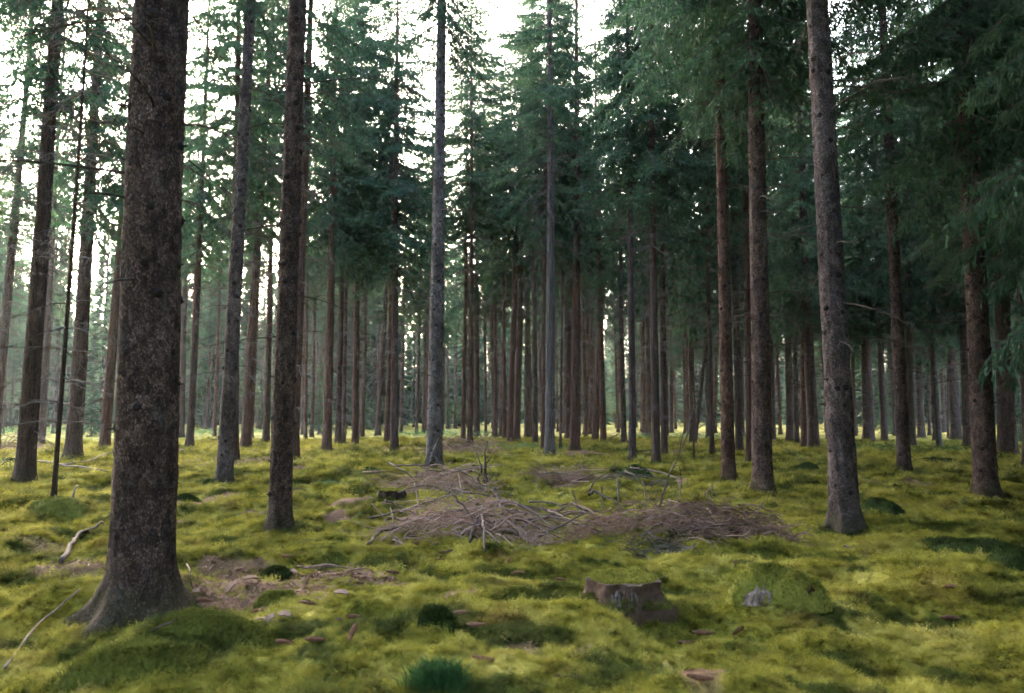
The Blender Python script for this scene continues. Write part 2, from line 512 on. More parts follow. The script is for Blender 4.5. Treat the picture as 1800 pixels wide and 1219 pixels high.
def gn_scatter(name, pts, rot, scl, sources):
    """a mesh of points that carries one of several source meshes on each point"""
    me = bpy.data.meshes.new(name)
    me.vertices.add(len(pts))
    me.vertices.foreach_set('co', np.asarray(pts, dtype=np.float32).ravel())
    for nm, ty, dat in (('rot', 'FLOAT_VECTOR', rot), ('scl', 'FLOAT', scl)):
        a = me.attributes.new(nm, ty, 'POINT')
        a.data.foreach_set('vector' if ty == 'FLOAT_VECTOR' else 'value', np.asarray(dat, dtype=np.float32).ravel())
    idx = me.attributes.new('pick', 'INT', 'POINT')
    idx.data.foreach_set('value', np.random.default_rng(len(pts)).integers(0, len(sources), len(pts)).astype(np.int32))
    o = link(name, me)
    ng = bpy.data.node_groups.new(name, 'GeometryNodeTree')
    ng.interface.new_socket('Geometry', in_out='INPUT', socket_type='NodeSocketGeometry')
    ng.interface.new_socket('Geometry', in_out='OUTPUT', socket_type='NodeSocketGeometry')
    gi = ng.nodes.new('NodeGroupInput'); go = ng.nodes.new('NodeGroupOutput')
    iop = ng.nodes.new('GeometryNodeInstanceOnPoints')
    g2i = ng.nodes.new('GeometryNodeGeometryToInstance')
    for s in reversed(sources):
        oi = ng.nodes.new('GeometryNodeObjectInfo'); oi.inputs['Object'].default_value = s
        oi.transform_space = 'ORIGINAL'
        ng.links.new(oi.outputs['Geometry'], g2i.inputs[0])
    ng.links.new(gi.outputs[0], iop.inputs['Points'])
    ng.links.new(g2i.outputs[0], iop.inputs['Instance'])
    iop.inputs['Pick Instance'].default_value = True
    def attr(nm, ty):
        n = ng.nodes.new('GeometryNodeInputNamedAttribute'); n.data_type = ty; n.inputs['Name'].default_value = nm
        return n.outputs['Attribute']
    ng.links.new(attr('pick', 'INT'), iop.inputs['Instance Index'])
    e2r = ng.nodes.new('FunctionNodeEulerToRotation')
    ng.links.new(attr('rot', 'FLOAT_VECTOR'), e2r.inputs[0])
    ng.links.new(e2r.outputs[0], iop.inputs['Rotation'])
    ng.links.new(attr('scl', 'FLOAT'), iop.inputs['Scale'])
    ng.links.new(iop.outputs[0], go.inputs[0])
    md = o.modifiers.new('scatter', 'NODES'); md.node_group = ng
    return o

# ------------------------------------------------------------------ moss carpet
def source(name, mesh):       # unlinked object that only lends its mesh to a scatter
    return bpy.data.objects.new(name, mesh)

tuft_src = []
for s in range(5):
    V, Q = moss_stems(26, 0.05, 0.042, 100 + s)
    tuft_src.append(source('moss_tuft_%d' % s, mesh_np('moss_tuft', V, [Q], [M['tuft']])))

def carpet_points(r0, r1, spacing, keep, seed):
    r = np.random.default_rng(seed)
    half = R(40)
    area = half * (r1 * r1 - r0 * r0)
    n = int(area / (spacing * spacing))
    q = np.sqrt(r.uniform(r0 * r0, r1 * r1, n)); a = r.uniform(-half, half, n)
    x = np.sin(a) * q; y = np.cos(a) * q
    lit = litter(x, y)
    ok = r.uniform(0, 1, n) < np.where(lit > 0.45, 0.06, keep)
    return x[ok], y[ok]

px_, py_, sc_ = [], [], []
for r0, r1, sp, k in ((2.4, 7.5, 0.033, 0.95), (7.5, 13, 0.048, 1.3), (13, 24, 0.085, 2.0), (24, 48, 0.19, 3.4)):
    x, y = carpet_points(r0, r1, sp, 0.95, int(r0 * 10))
    px_.append(x); py_.append(y); sc_.append(np.full(len(x), k))
x = np.concatenate(px_); y = np.concatenate(py_); s = np.concatenate(sc_)
z = terrain_fine(x, y) - 0.006 * s
n = len(x)
rot = np.stack([rng.normal(0, 0.25, n), rng.normal(0, 0.25, n), rng.uniform(0, 6.283, n)], -1)
patch = 0.75 + 0.9 * (noise2(x / 0.33, y / 0.33, 21) + 0.5) ** 1.5
s = s * rng.uniform(0.6, 1.25, n) * patch * 0.9
moss = gn_scatter('moss_carpet', np.stack([x, y, z], -1), rot, s, tuft_src)
tag(moss, 'yellow green feather moss carpeting the forest floor', 'moss', kind='stuff')
print('moss tufts', n)

# ------------------------------------------------------------------ spruce kit
def frame(d):
    d = d / np.linalg.norm(d)
    up = np.array([0, 0, 1.0]) if abs(d[2]) < 0.95 else np.array([1.0, 0, 0])
    s = np.cross(d, up); s /= np.linalg.norm(s)
    return d, s, np.cross(s, d)

def tube(path, radii, sides=3):
    """verts and quads of a tube along a path"""
    path = np.asarray(path, dtype=float); n = len(path)
    d = np.gradient(path, axis=0)
    d /= np.linalg.norm(d, axis=1)[:, None] + 1e-9
    up = np.where(np.abs(d[:, 2:3]) < 0.9, np.array([[0, 0, 1.0]]), np.array([[1.0, 0, 0]]))
    s = np.cross(d, up); s /= np.linalg.norm(s, axis=1)[:, None]
    t = np.cross(s, d)
    a = np.linspace(0, 2 * np.pi, sides, endpoint=False)
    ring = np.cos(a)[None, :, None] * s[:, None, :] + np.sin(a)[None, :, None] * t[:, None, :]
    V = (path[:, None, :] + ring * np.asarray(radii)[:, None, None]).reshape(-1, 3)
    i = np.arange(n - 1)[:, None] * sides; k = np.arange(sides)[None, :]; k2 = (k + 1) % sides
    Q = np.stack([i + k, i + k2, i + sides + k2, i + sides + k], -1).reshape(-1, 4)
    return V, Q

class Acc:
    def __init__(self): self.v = []; self.f = {3: [], 4: []}; self.m = {3: [], 4: []}; self.n = 0
    def add(self, V, *faces, mat=0):
        V = np.asarray(V, dtype=float).reshape(-1, 3)
        for F in faces:
            F = np.asarray(F)
            if len(F) == 0: continue
            self.f[F.shape[1]].append(F + self.n); self.m[F.shape[1]].append(np.full(len(F), mat))
        self.v.append(V); self.n += len(V)
        return self
    def mesh(self, name, mats, smooth=False):
        fs, ms = [], []
        for k in (4, 3):
            if self.f[k]:
                fs.append(np.concatenate(self.f[k])); ms.append(np.concatenate(self.m[k]))
        return mesh_np(name, np.concatenate(self.v), fs, mats, ms, smooth)

def live_branch(L, seed):
    """a spruce bough along +X: shoots (n,4,3) and wood quads (n,4,3)"""
    r = np.random.default_rng(seed)
    sh = []; wd = []
    def axis(s):
        return np.stack([L * s * 0.96, 0.05 * L * np.sin(3 * s + seed), L * (-0.10 * s - 0.42 * s ** 2 + 0.30 * s ** 3)], -1)
    ss = np.linspace(0, 1, 7); P = axis(ss)
    wv = 0.010 * L ** 0.7
    for i in range(6):
        w0 = wv * (1 - ss[i] * 0.85); w1 = wv * (1 - ss[i + 1] * 0.85)
        wd.append([P[i] - [0, w0, 0], P[i] + [0, w0, 0], P[i + 1] + [0, w1, 0], P[i + 1] - [0, w1, 0]])
        wd.append([P[i] - [0, 0, w0], P[i] + [0, 0, w0], P[i + 1] + [0, 0, w1], P[i + 1] - [0, 0, w1]])
    nn = max(6, int(L / 0.085))
    for s in np.linspace(0.14, 0.99, nn):
        c = axis(np.array([s]))[0]
        for sd in (-1, 1):
            if r.uniform() < 0.10: continue
            l = (0.14 + 0.40 * (1 - s) ** 0.8) * min(1.15, L * 0.75) * r.uniform(0.65, 1.25)
            if s < 0.3: l *= 0.6 + s
            f = np.array([0.62 + 0.4 * s, sd * r.uniform(0.6, 1.0), -0.12])
            f /= np.linalg.norm(f)
            m = max(4, int(l / 0.027))
            t = (np.arange(m) + r.uniform(0, 1, m)) / m
            pos = c + f * (l * t)[:, None]
            pos[:, 2] -= (0.55 * l * t ** 1.6)
            e = c + f * l; e[2] -= 0.55 * l
            mid = c + f * l * 0.5; mid[2] -= 0.55 * l * 0.33
            wd.append([c + [0, 0, 0.004], c - [0, 0, 0.004], mid - [0, 0, 0.003], mid + [0, 0, 0.003]])
            wd.append([mid + [0, 0, 0.003], mid - [0, 0, 0.003], e - [0, 0, 0.001], e + [0, 0, 0.001]])
            d = f * 0.55 + np.array([0, 0, -0.75]) * r.uniform(0.3, 1.2, (m, 1)) + r.normal(0, 0.42, (m, 3))
            d /= np.linalg.norm(d, axis=1)[:, None]
            sl = r.uniform(0.08, 0.17, m)[:, None]; sw = r.uniform(0.011, 0.020, m)[:, None]
            u = np.cross(d, r.normal(0, 1, (m, 3))); u /= np.linalg.norm(u, axis=1)[:, None]
            q = np.stack([pos, pos + d * sl * 0.45 + u * sw, pos + d * sl, pos + d * sl * 0.45 - u * sw], 1)
            sh.append(q)
    return np.concatenate(sh), np.array(wd)

LENS = [0.5, 0.9, 1.4, 1.9, 2.5]
BOUGHS = {L: [live_branch(L, int(L * 100) + k) for k in range(3)] for L in LENS}

def rotz(a):
    c, s = math.cos(a), math.sin(a); return np.array([[c, -s, 0], [s, c, 0], [0, 0, 1]])
def roty(a):
    c, s = math.cos(a), math.sin(a); return np.array([[c, 0, s], [0, 1, 0], [-s, 0, c]])
def rotx(a):
    c, s = math.cos(a), math.sin(a); return np.array([[1, 0, 0], [0, c, -s], [0, s, c]])

def crown_mesh(name, length, rmax, seed, drop=0.25, mat='needle', low_dead=0.15):
    r = np.random.default_rng(seed)
    S, W = [], []
    z = 0.0
    a0 = 0
    gapdir = r.uniform(0, 6.28)
    while z < length - 0.15:
        u = z / length
        prof = (0.55 + 0.45 * min(1, u / 0.12)) * (1 - u) ** 0.75
        nb = r.integers(5, 8)
        for k in range(nb):
            if r.uniform() < drop: continue
            a = a0 + k * 6.283 / nb + r.normal(0, 0.25)
            L = max(0.3, rmax * prof * r.uniform(0.6, 1.15) * (1 - 0.25 * math.cos(a - gapdir)))
            key = min(LENS, key=lambda q: abs(q - L))
            sh, wd = BOUGHS[key][r.integers(0, 3)]
            el = -0.42 + 1.0 * u + r.normal(0, 0.12)
            Mx = rotz(a) @ roty(-el) @ rotx(r.normal(0, 0.2)) * (L / key)
            off = np.array([0, 0, z + r.uniform(-0.1, 0.1)])
            kp = r.uniform(0, 1, len(sh)) < (0.35 + 0.6 * min(1, u / low_dead) if low_dead > 0 else 0.95)
            S.append(sh[kp] @ Mx.T + off); W.append(wd @ Mx.T + off)
        z += r.uniform(0.26, 0.44); a0 += r.uniform(0.3, 0.9)
    S = np.concatenate(S); W = np.concatenate(W)
    V = np.concatenate([S.reshape(-1, 3), W.reshape(-1, 3)])
    F = np.arange(len(V)).reshape(-1, 4)
    return mesh_np(name, V, [F], [M[mat], M['twig']], [np.concatenate([np.zeros(len(S)), np.ones(len(W))])])

CROWNS = [crown_mesh('spruce_crown', 15.0, 2.8, 40 + k, drop=0.24 + 0.05 * (k % 3), low_dead=0.05 + 0.07 * (k % 3)) for k in range(5)]
SPARSE = [crown_mesh('spruce_crown', 15.0, 2.5, 48 + k, drop=0.25, low_dead=0.3) for k in range(3)]
DENSE = [crown_mesh('spruce_crown', 15.0, 2.8, 56 + k, drop=0.06, low_dead=0.03) for k in range(2)]
YOUNG = [crown_mesh('young_spruce_crown', 5.0, 1.5, 60 + k, drop=0.15, mat='needle_young', low_dead=0.0) for k in range(2)]
print('crown faces', [len(m.polygons) for m in CROWNS])

def dead_branch_arrays(L, seed, twigs=True, rad_=0.009, sides=3, sag=0.15):
    r = np.random.default_rng(seed)
    acc = Acc()
    ss = np.linspace(0, 1, 7)
    up = r.uniform(-0.05, 0.25); wob = r.normal(0, 0.03, (7, 3)); wob[0] = 0
    P = np.stack([L * ss, r.normal(0, 0.10) * L * ss ** 2, L * (up * ss - (sag + up) * ss ** 2)], -1) + np.cumsum(wob, 0) * L * 0.4
    acc.add(*tube(P, rad_ * (1 - 0.8 * ss), sides))
    if twigs:
        for k in range(int(L * 9)):
            s = r.uniform(0.2, 1.0)
            c = np.array([np.interp(s, ss, P[:, i]) for i in range(3)])
            l = L * r.uniform(0.10, 0.38) * (1.15 - s * 0.6)
            d = np.array([r.uniform(0.3, 0.9), r.choice([-1, 1]) * r.uniform(0.4, 1), r.normal(-0.15, 0.3)]); d /= np.linalg.norm(d)
            e = c + d * l; mid = (c + e) / 2 + np.array([0, 0, 0.05 * l]); e[2] -= 0.12 * l
            acc.add(*tube([c, mid, e], [rad_ * 0.38, rad_ * 0.3, rad_ * 0.12], 3))
            for q in range(2):
                b = c + (e - c) * r.uniform(0.3, 0.9)
                d2 = d + r.normal(0, 0.6, 3); d2 /= np.linalg.norm(d2)
                acc.add(*tube([b, b + d2 * l * 0.35], [rad_ * 0.22, rad_ * 0.1], 3))
    return acc

BRANCH_SINGLE = []
for k, L in enumerate([0.35, 0.55, 0.8, 1.1, 1.4, 0.7, 0.95, 1.7]):
    BRANCH_SINGLE.append((L, dead_branch_arrays(L, 300 + k, True, 0.010, 5).mesh('dead_branch', [M['deadwood']], True)))
DB = [dead_branch_arrays(L, 330 + i, True, 0.016) for i, L in enumerate([0.5, 0.8, 1.1, 1.4, 1.7, 2.0])]

def dead_whorls(name, z0, z1, seed, dens=5.6):
    r = np.random.default_rng(seed)
    acc = Acc(); z = z0; 
    while z < z1:
        u = (z - z0) / (z1 - z0)
        for k in range(r.poisson(dens * (0.35 + 0.9 * u))):
            d = DB[min(5, int(r.integers(0, 4) + 2.5 * u * r.uniform()))]
            Mx = rotz(r.uniform(0, 6.283)) @ roty(r.normal(0.12, 0.16)) * r.uniform(0.7, 1.15)
            acc.add(np.concatenate(d.v) @ Mx.T + [0, 0, z], np.concatenate(d.f[4]))
        z += r.uniform(0.28, 0.5)
    return acc.mesh(name, [M['twig']])
WHORLS = [dead_whorls('dead_branches', 1.3, 9.5, 400 + k) for k in range(5)]

def trunk_profile(z, H, r0, flare, fl_h):
    return r0 * np.clip(1 - z / H, 0.012, 1) ** 0.82 * 1.03 + r0 * flare * np.exp(-np.maximum(z, 0) / fl_h)

def trunk_mesh(name, H, r0, seed, sides, zs, flare=0.45, fl_h=0.16, bark=0.0, bend=0.0, lobes=0.3, sink=0.35, mat='bark'):
    r = np.random.default_rng(seed)
    zs = np.asarray(zs)
    a = np.linspace(0, 2 * np.pi, sides, endpoint=False)
    Z, Aa = np.meshgrid(zs, a, indexing='ij')
    rr = trunk_profile(Z, H, r0, 0, 1)
    nl = r.integers(4, 7); ph = r.uniform(0, 6.28)
    lob = 1 + lobes * np.cos(nl * Aa + ph + 0.6 * np.sin(2 * Aa + ph)) + 0.25 * np.cos(2 * Aa + ph * 2)
    rr = rr + r0 * flare * np.exp(-np.maximum(Z, -0.05) / fl_h) * lob
    rr = rr * (1 + 0.02 * np.sin(3 * Aa + Z * 1.3 + ph) + 0.015 * np.sin(2 * Aa - Z * 2.1))
    if bark > 0:
        u = Aa / 6.283 * max(8, int(2 * np.pi * r0 / 0.045)); per = u.max()
        rr = rr + bark * (noise2(u, Z / 0.055, seed) + 0.6 * noise2(u * 2, Z / 0.03, seed + 1)) 
        nz = noise2(Aa * 3, Z / 0.5, seed + 2)
        rr = rr + bark * 1.2 * nz
    bx = bend * np.sin(Z / H * 4.2 + ph) - bend * math.sin(ph); by = bend * np.cos(Z / H * 3.6 + ph) - bend * math.cos(ph)
    V = np.stack([rr * np.cos(Aa) + bx, rr * np.sin(Aa) + by, Z], -1).reshape(-1, 3)
    n = len(zs)
    i = np.arange(n - 1)[:, None] * sides; k = np.arange(sides)[None, :]; k2 = (k + 1) % sides
    Q = np.stack([i + k, i + k2, i + sides + k2, i + sides + k], -1).reshape(-1, 4)
    return mesh_np(name, V, [Q], [M[mat]], smooth=True)

H_TREE = 25.0
zs_mid = np.concatenate([[-0.4, -0.1, 0.0, 0.08, 0.18, 0.32, 0.55, 0.9], np.arange(1.4, 10, 0.6), np.arange(10, H_TREE, 1.5), [H_TREE]])
TRUNKS = {}
for mk in ('bark', 'bark_grey', 'bark_red', 'bark_lit'):
    TRUNKS[mk] = [trunk_mesh('spruce_trunk', H_TREE, 1.0, 500 + k, 20, zs_mid, flare=0.5, fl_h=0.22, bend=0.35, mat=mk) for k in range(4)]
zs_far = np.concatenate([[-0.5, 0.0, 0.3, 1.0], np.arange(3, H_TREE, 3.0), [H_TREE]])
TRUNKS['far'] = [trunk_mesh('spruce_trunk', H_TREE, 1.0, 520 + k, 10, zs_far, flare=0.35, fl_h=0.3, bend=0.4, mat='bark_far') for k in range(4)]

# a knot: collar and short broken stub pointing along +X
def knot_mesh(seed):
    acc = Acc()
    r = np.random.default_rng(seed)
    acc.add(*tube([[-0.03, 0, 0], [0.004, 0, 0], [0.012, 0, 0.002], [0.016, 0, 0.002]], [0.046, 0.042, 0.028, 0.010], 8))
    L = r.uniform(0.02, 0.07)
    acc.add(*tube([[0, 0, 0], [L * 0.7, 0.004, 0.006], [L, 0.004, 0.01], [L + 0.002, 0.004, 0.01]], [0.011, 0.009, 0.007, 0.001], 6))
    return acc.mesh('branch_stub', [M['knot']], True)
KNOTS = [knot_mesh(700 + k) for k in range(4)]

def axis_matrix(base, top):
    d = Vector(top) - Vector(base)
    return d.to_track_quat('Z', 'Y').to_euler()

tree_count = [0]
bpy_last = [None]
FILL = []
def tree(base, axis_euler, radius, trunk_key, label, group, crown_base=9.0, crown_scale=1.0, near=None, spin=None, height=H_TREE,
         whorl=True, branches=None, knots=None, name='spruce_tree', crown=None, no_crown=False):
    tree_count[0] += 1
    i = tree_count[0]
    r = np.random.default_rng(9000 + i)
    t = empty(name, base)
    bpy_last[0] = t
    t.rotation_euler = axis_euler
    tag(t, label, 'tree', group)
    spin = r.uniform(0, 6.283) if spin is None else spin
    if near is None:
        me = TRUNKS[trunk_key][i % 4]
        tr = link('trunk', me, t)
        tr.scale = (radius, radius, height / H_TREE)
        tr.rotation_euler = (0, 0, spin)
    else:
        tr = link('trunk', near, t)
    if not no_crown:
        cr = link('crown', CROWNS[i % 5] if crown is None else crown, t)
        k = (height - crown_base) / 15.0
        cr.location = (0, 0, crown_base)
        cr.scale = (crown_scale, crown_scale, k)
        cr.rotation_euler = (0, 0, r.uniform(0, 6.283))
    if whorl:
        w = link('dead_branches', WHORLS[(i * 3) % 5], t)
        w.rotation_euler = (0, 0, r.uniform(0, 6.283))
        w.scale = (0.9, 0.9, crown_base / 9.5)
    for (z, az, L) in (branches or []):
        b = min(BRANCH_SINGLE, key=lambda q: abs(q[0] - L))
        o = link('branch', b[1], t)
        rr = float(trunk_profile(np.array(z), H_TREE, radius, 0, 1))
        o.location = (rr * 0.9 * math.cos(az), rr * 0.9 * math.sin(az), z)
        o.rotation_euler = Euler((r.uniform(-0.4, 0.4), r.uniform(-0.12, 0.22), az), 'XYZ')
        kq = L / b[0]
        o.scale = (kq, kq, kq)
    if knots:
        z = knots[0]
        while z < knots[1]:
            nk = r.integers(3, 6); a0 = r.uniform(0, 6.28)
            for q in range(nk):
                a = a0 + q * 6.283 / nk + r.normal(0, 0.3)
                zz = z + r.normal(0, 0.05)
                rr = float(trunk_profile(np.array(zz), H_TREE, radius, 0, 1))
                o = link('branch_stub', KNOTS[r.integers(0, 4)], tr)
                o.location = (rr * 0.99 * math.cos(a), rr * 0.99 * math.sin(a), zz)
                o.rotation_euler = Euler((r.uniform(0, 6.28), 0, a), 'XYZ')
                sk = r.uniform(0.6, 1.15) * knots[3]
                o.scale = (sk, sk, sk)
            z += knots[2] * r.uniform(0.6, 1.3)
    return t

# ------------------------------------------------------------------ trees measured in the photograph
# base x, base y, axis x2, y2, trunk width (px) around breast height, bark, crown base (m), landmark name or None, extra
TREES = [
    (-12, 800, 28, 300, 18, 'bark', 8.5, None),
    (42, 850, 110, 0, 31, 'bark', 9.0, None),
    (70, 782, 103, 300, 14, 'bark', 8.0, None),
    (94, 880, 141, 200, 8.5, 'bark', 11.0, 'pole'),
    (128, 810, 188, 0, 27, 'bark', 8.0, None),
    (183, 800, 232, 60, 18, 'bark_red', 8.0, None),
    (246, 1072, 284, 0, 103, 'bark', 10.0, 'BIG'),
    (318, 770, 330, 450, 11, 'bark', 8.0, None),
    (333, 793, 363, 100, 13, 'bark', 9.5, None),
    (375, 757, 388, 560, 7, 'bark_grey', 8.0, None),
    (394, 850, 441, 0, 27, 'bark_grey', 10.5, 'LICHEN'),
    (412, 815, 424, 0, 15, 'bark', 9.5, None),
    (432, 791, 455, 350, 18, 'bark_red', 9.5, None),
    (441, 772, 463, 350, 7.5, 'bark', 8.0, None),
    (467, 780, 474, 560, 12, 'bark', 8.5, None),
    (491, 926, 524, 0, 38, 'bark', 10.0, 'LEFT'),
    (515, 815, 541, 0, 19, 'bark_red', 9.0, None),
    (548, 770, 554, 560, 6.5, 'bark', 7.0, None),
    (574, 793, 590, 200, 16, 'bark_red', 8.0, None),
    (594, 784, 598, 560, 11, 'bark', 8.0, None),
    (603, 782, 606, 590, 7.5, 'bark', 7.0, None),
    (624, 785, 634, 300, 12, 'bark_red', 8.0, None),
    (636, 770, 642, 500, 9.5, 'bark', 8.0, None),
    (664, 767, 675, 540, 10, 'bark', 7.5, None),
    (681, 783, 689, 400, 12, 'bark_red', 7.5, None),
    (693, 795, 699, 300, 14, 'bark', 8.0, None),
    (705, 762, 708, 560, 7, 'bark', 6.5, None),
    (732, 764, 735, 620, 5.5, 'bark', 6.5, None),
    (744, 762, 747, 620, 5.5, 'bark', 6.5, None),
    (763, 826, 777, 0, 27, 'bark_lit', 11.0, 'PALE'),
    (787, 752, 788, 600, 6, 'bark_grey', 8.0, None),
    (800, 751, 801, 600, 6, 'bark_grey', 8.0, None),
    (814, 779, 816, 560, 8.5, 'bark_red', 8.5, None),
    (826, 785, 828, 300, 10, 'bark_red', 10.5, None),
    (838, 768, 836, 560, 11, 'bark', 7.0, None),
    (854, 766, 853, 560, 5, 'bark', 6.5, None),
    (871, 774, 871, 560, 7.5, 'bark', 7.0, None),
    (880, 768, 885, 560, 7, 'bark_red', 7.0, None),
    (896, 780, 902, 560, 11.5, 'bark_red', 7.5, None),
    (908, 781, 916, 560, 12.5, 'bark_red', 7.5, None),
    (926, 770, 927, 560, 9, 'bark', 6.5, None),
    (941, 784, 940, 560, 9.5, 'bark', 7.5, None),
    (954, 797, 957, 560, 7.5, 'bark_red', 8.0, None),
    (966, 806, 965, 240, 17, 'bark_lit', 10.8, 'SILVER'),
    (985, 792, 987, 560, 4.5, 'bark', 8.0, None),
    (992, 763, 993, 600, 8, 'bark', 6.5, None),
    (1010, 793, 1013, 300, 17, 'bark_red', 8.0, None),
    (1029, 766, 1033, 560, 8.5, 'bark', 7.0, None),
    (1046, 776, 1055, 560, 11, 'bark_red', 7.5, None),
    (1061, 780, 1056, 500, 11, 'bark_red', 7.5, None),
    (1097, 785, 1089, 300, 9.5, 'bark', 7.5, None),
    (1112, 812, 1107, 300, 13, 'bark_grey', 8.5, None),
    (1132, 768, 1130, 560, 6, 'bark', 6.5, None),
    (1140, 770, 1138, 560, 9, 'bark_red', 7.0, None),
    (1154, 818, 1147, 400, 14.5, 'bark', 8.0, None),
    (1168, 801, 1161, 300, 11.5, 'bark', 7.5, None),
    (1173, 772, 1172, 560, 5, 'bark', 6.0, None),
    (1180, 761, 1181, 600, 7, 'bark', 6.0, None),
    (1205, 763, 1204, 600, 6, 'bark_red', 6.0, None),
    (1218, 783, 1213, 350, 11, 'bark', 6.5, None),
    (1220, 815, 1218, 690, 3.6, 'bark', 9.0, 'sapling'),
    (1252, 803, 1238, 300, 8, 'bark', 9.0, 'slim'),
    (1222, 777, 1242, 590, 6, 'bark', 7.0, 'leaning'),
    (1256, 763, 1262, 600, 8, 'bark_red', 7.0, None),
    (1281, 846, 1262, 0, 23, 'bark_red', 8.5, 'RED'),
    (1300, 801, 1276, 0, 13.5, 'bark', 8.0, None),
    (1318, 820, 1304, 150, 12, 'bark_red', 8.0, None),
    (1341, 868, 1326, 0, 34, 'bark', 8.5, 'MOSSFOOT'),
    (1361, 778, 1352, 450, 6.5, 'bark', 7.0, None),
    (1372, 764, 1365, 600, 6, 'bark_red', 6.5, None),
    (1389, 780, 1387, 560, 13, 'bark', 6.5, None),
    (1401, 784, 1397, 560, 8, 'bark', 6.5, None),
    (1414, 789, 1404, 300, 11, 'bark_red', 6.5, None),
    (1431, 794, 1408, 300, 19, 'bark', 6.5, None),
    (1486, 928, 1436, 0, 46, 'bark_grey', 9.5, 'SCAR'),
    (1503, 767, 1499, 600, 6.5, 'bark', 6.5, None),
    (1527, 780, 1519, 560, 19, 'bark', 6.0, None),
    (1555, 781, 1546, 560, 11, 'bark', 6.0, None),
    (1590, 833, 1550, 0, 22, 'bark', 8.5, 'DARK'),
    (1603, 791, 1596, 560, 13, 'bark', 6.5, None),
    (1620, 770, 1615, 600, 12, 'bark', 6.0, None),
    (1634, 766, 1631, 640, 5.5, 'bark', 6.0, None),
    (1645, 777, 1639, 640, 9, 'bark', 6.0, None),
    (1667, 771, 1666, 640, 4, 'bark', 6.0, None),
    (1681, 774, 1676, 600, 17, 'bark', 6.0, None),
    (1703, 791, 1695, 560, 17, 'bark', 6.5, None),
    (1717, 812, 1712, 560, 13, 'bark', 6.5, None),
    (1734, 872, 1690, 0, 38, 'bark', 7.5, 'BLACK'),
    (1771, 802, 1763, 300, 29, 'bark', 6.5, None),
    (1812, 830, 1797, 300, 22, 'bark', 6.5, None),
]
SPECIAL = {
    'BIG': 'huge spruce trunk in the left foreground with flared mossy roots',
    'LICHEN': 'lichen grey spruce trunk leaning right, next big trunk right of the huge foreground trunk',
    'LEFT': 'thick brown knotty spruce trunk standing alone left of the brush piles',
    'PALE': 'pale straight spruce trunk full of knots rising directly behind the brush pile',
    'SILVER': 'slender silvery spruce trunk at mid distance just right of the picture centre',
    'RED': 'reddish brown spruce trunk just left of the thick trunk with the dark mossy foot',
    'MOSSFOOT': 'thick spruce trunk with a dark mossy foot behind the right end of the brush',
    'SCAR': 'thick grey mauve spruce trunk with big dark knots in the right foreground',
    'DARK': 'dark slender spruce trunk in shade, first large trunk right of the grey mauve one',
    'BLACK': 'nearly black thick spruce trunk in deep shade near the right edge',
    'pole': 'very thin dark dead pole of a spruce in front of the left trunks',
    'sapling': 'wispy thin dead sapling stem standing behind the upright brush twig',
    'slim': 'slim dark spruce pole tilting left, just left of the reddish brown trunk',
    'leaning': 'thin far spruce trunk leaning right, crossing behind the slim dark pole',
}
LAND = {'BIG': 'huge foreground trunk', 'LICHEN': 'lichen grey leaning trunk', 'LEFT': 'thick trunk left of the brush',
        'PALE': 'pale knotty trunk', 'SILVER': 'silvery central trunk', 'RED': 'reddish trunk', 'MOSSFOOT': 'mossy footed thick trunk',
        'SCAR': 'grey mauve foreground trunk', 'DARK': 'dark slender trunk', 'BLACK': 'nearly black trunk'}
ORD = ['first', 'second', 'third', 'fourth', 'fifth', 'sixth', 'seventh', 'eighth', 'ninth', 'tenth', 'eleventh', 'twelfth', 'thirteenth',
       'fourteenth', 'fifteenth', 'sixteenth', 'seventeenth', 'eighteenth', 'nineteenth', 'twentieth']
ORD += ['twenty ' + w for w in ORD[:9]] + ['thirtieth'] + ['thirty ' + w for w in ORD[:9]] + ['fortieth']
order = sorted(range(len(TREES)), key=lambda i: TREES[i][0])
labels = {}
last, cnt = None, 0
for i in order:
    t = TREES[i]
    if t[7]:
        labels[i] = SPECIAL[t[7]]
        if t[7] in LAND: last, cnt = LAND[t[7]], 0
        continue
    size = 'thick' if t[4] > 20 else 'medium' if t[4] > 12 else 'slim' if t[4] > 7.5 else 'very thin'
    tone = {'bark': 'dark brown', 'bark_grey': 'pale grey', 'bark_lit': 'pale grey', 'bark_red': 'reddish brown'}[t[5]]
    depth = 'far' if t[1] < 772 else 'mid distance'
    if last is None:
        labels[i] = '%s %s %s spruce trunk, %s from the left picture edge' % (size, tone, depth, ORD[cnt])
    else:
        labels[i] = '%s %s %s spruce, %s right of the %s' % (size, tone, 'far' if depth == 'far' else 'nearer', ORD[cnt], last)
    cnt += 1

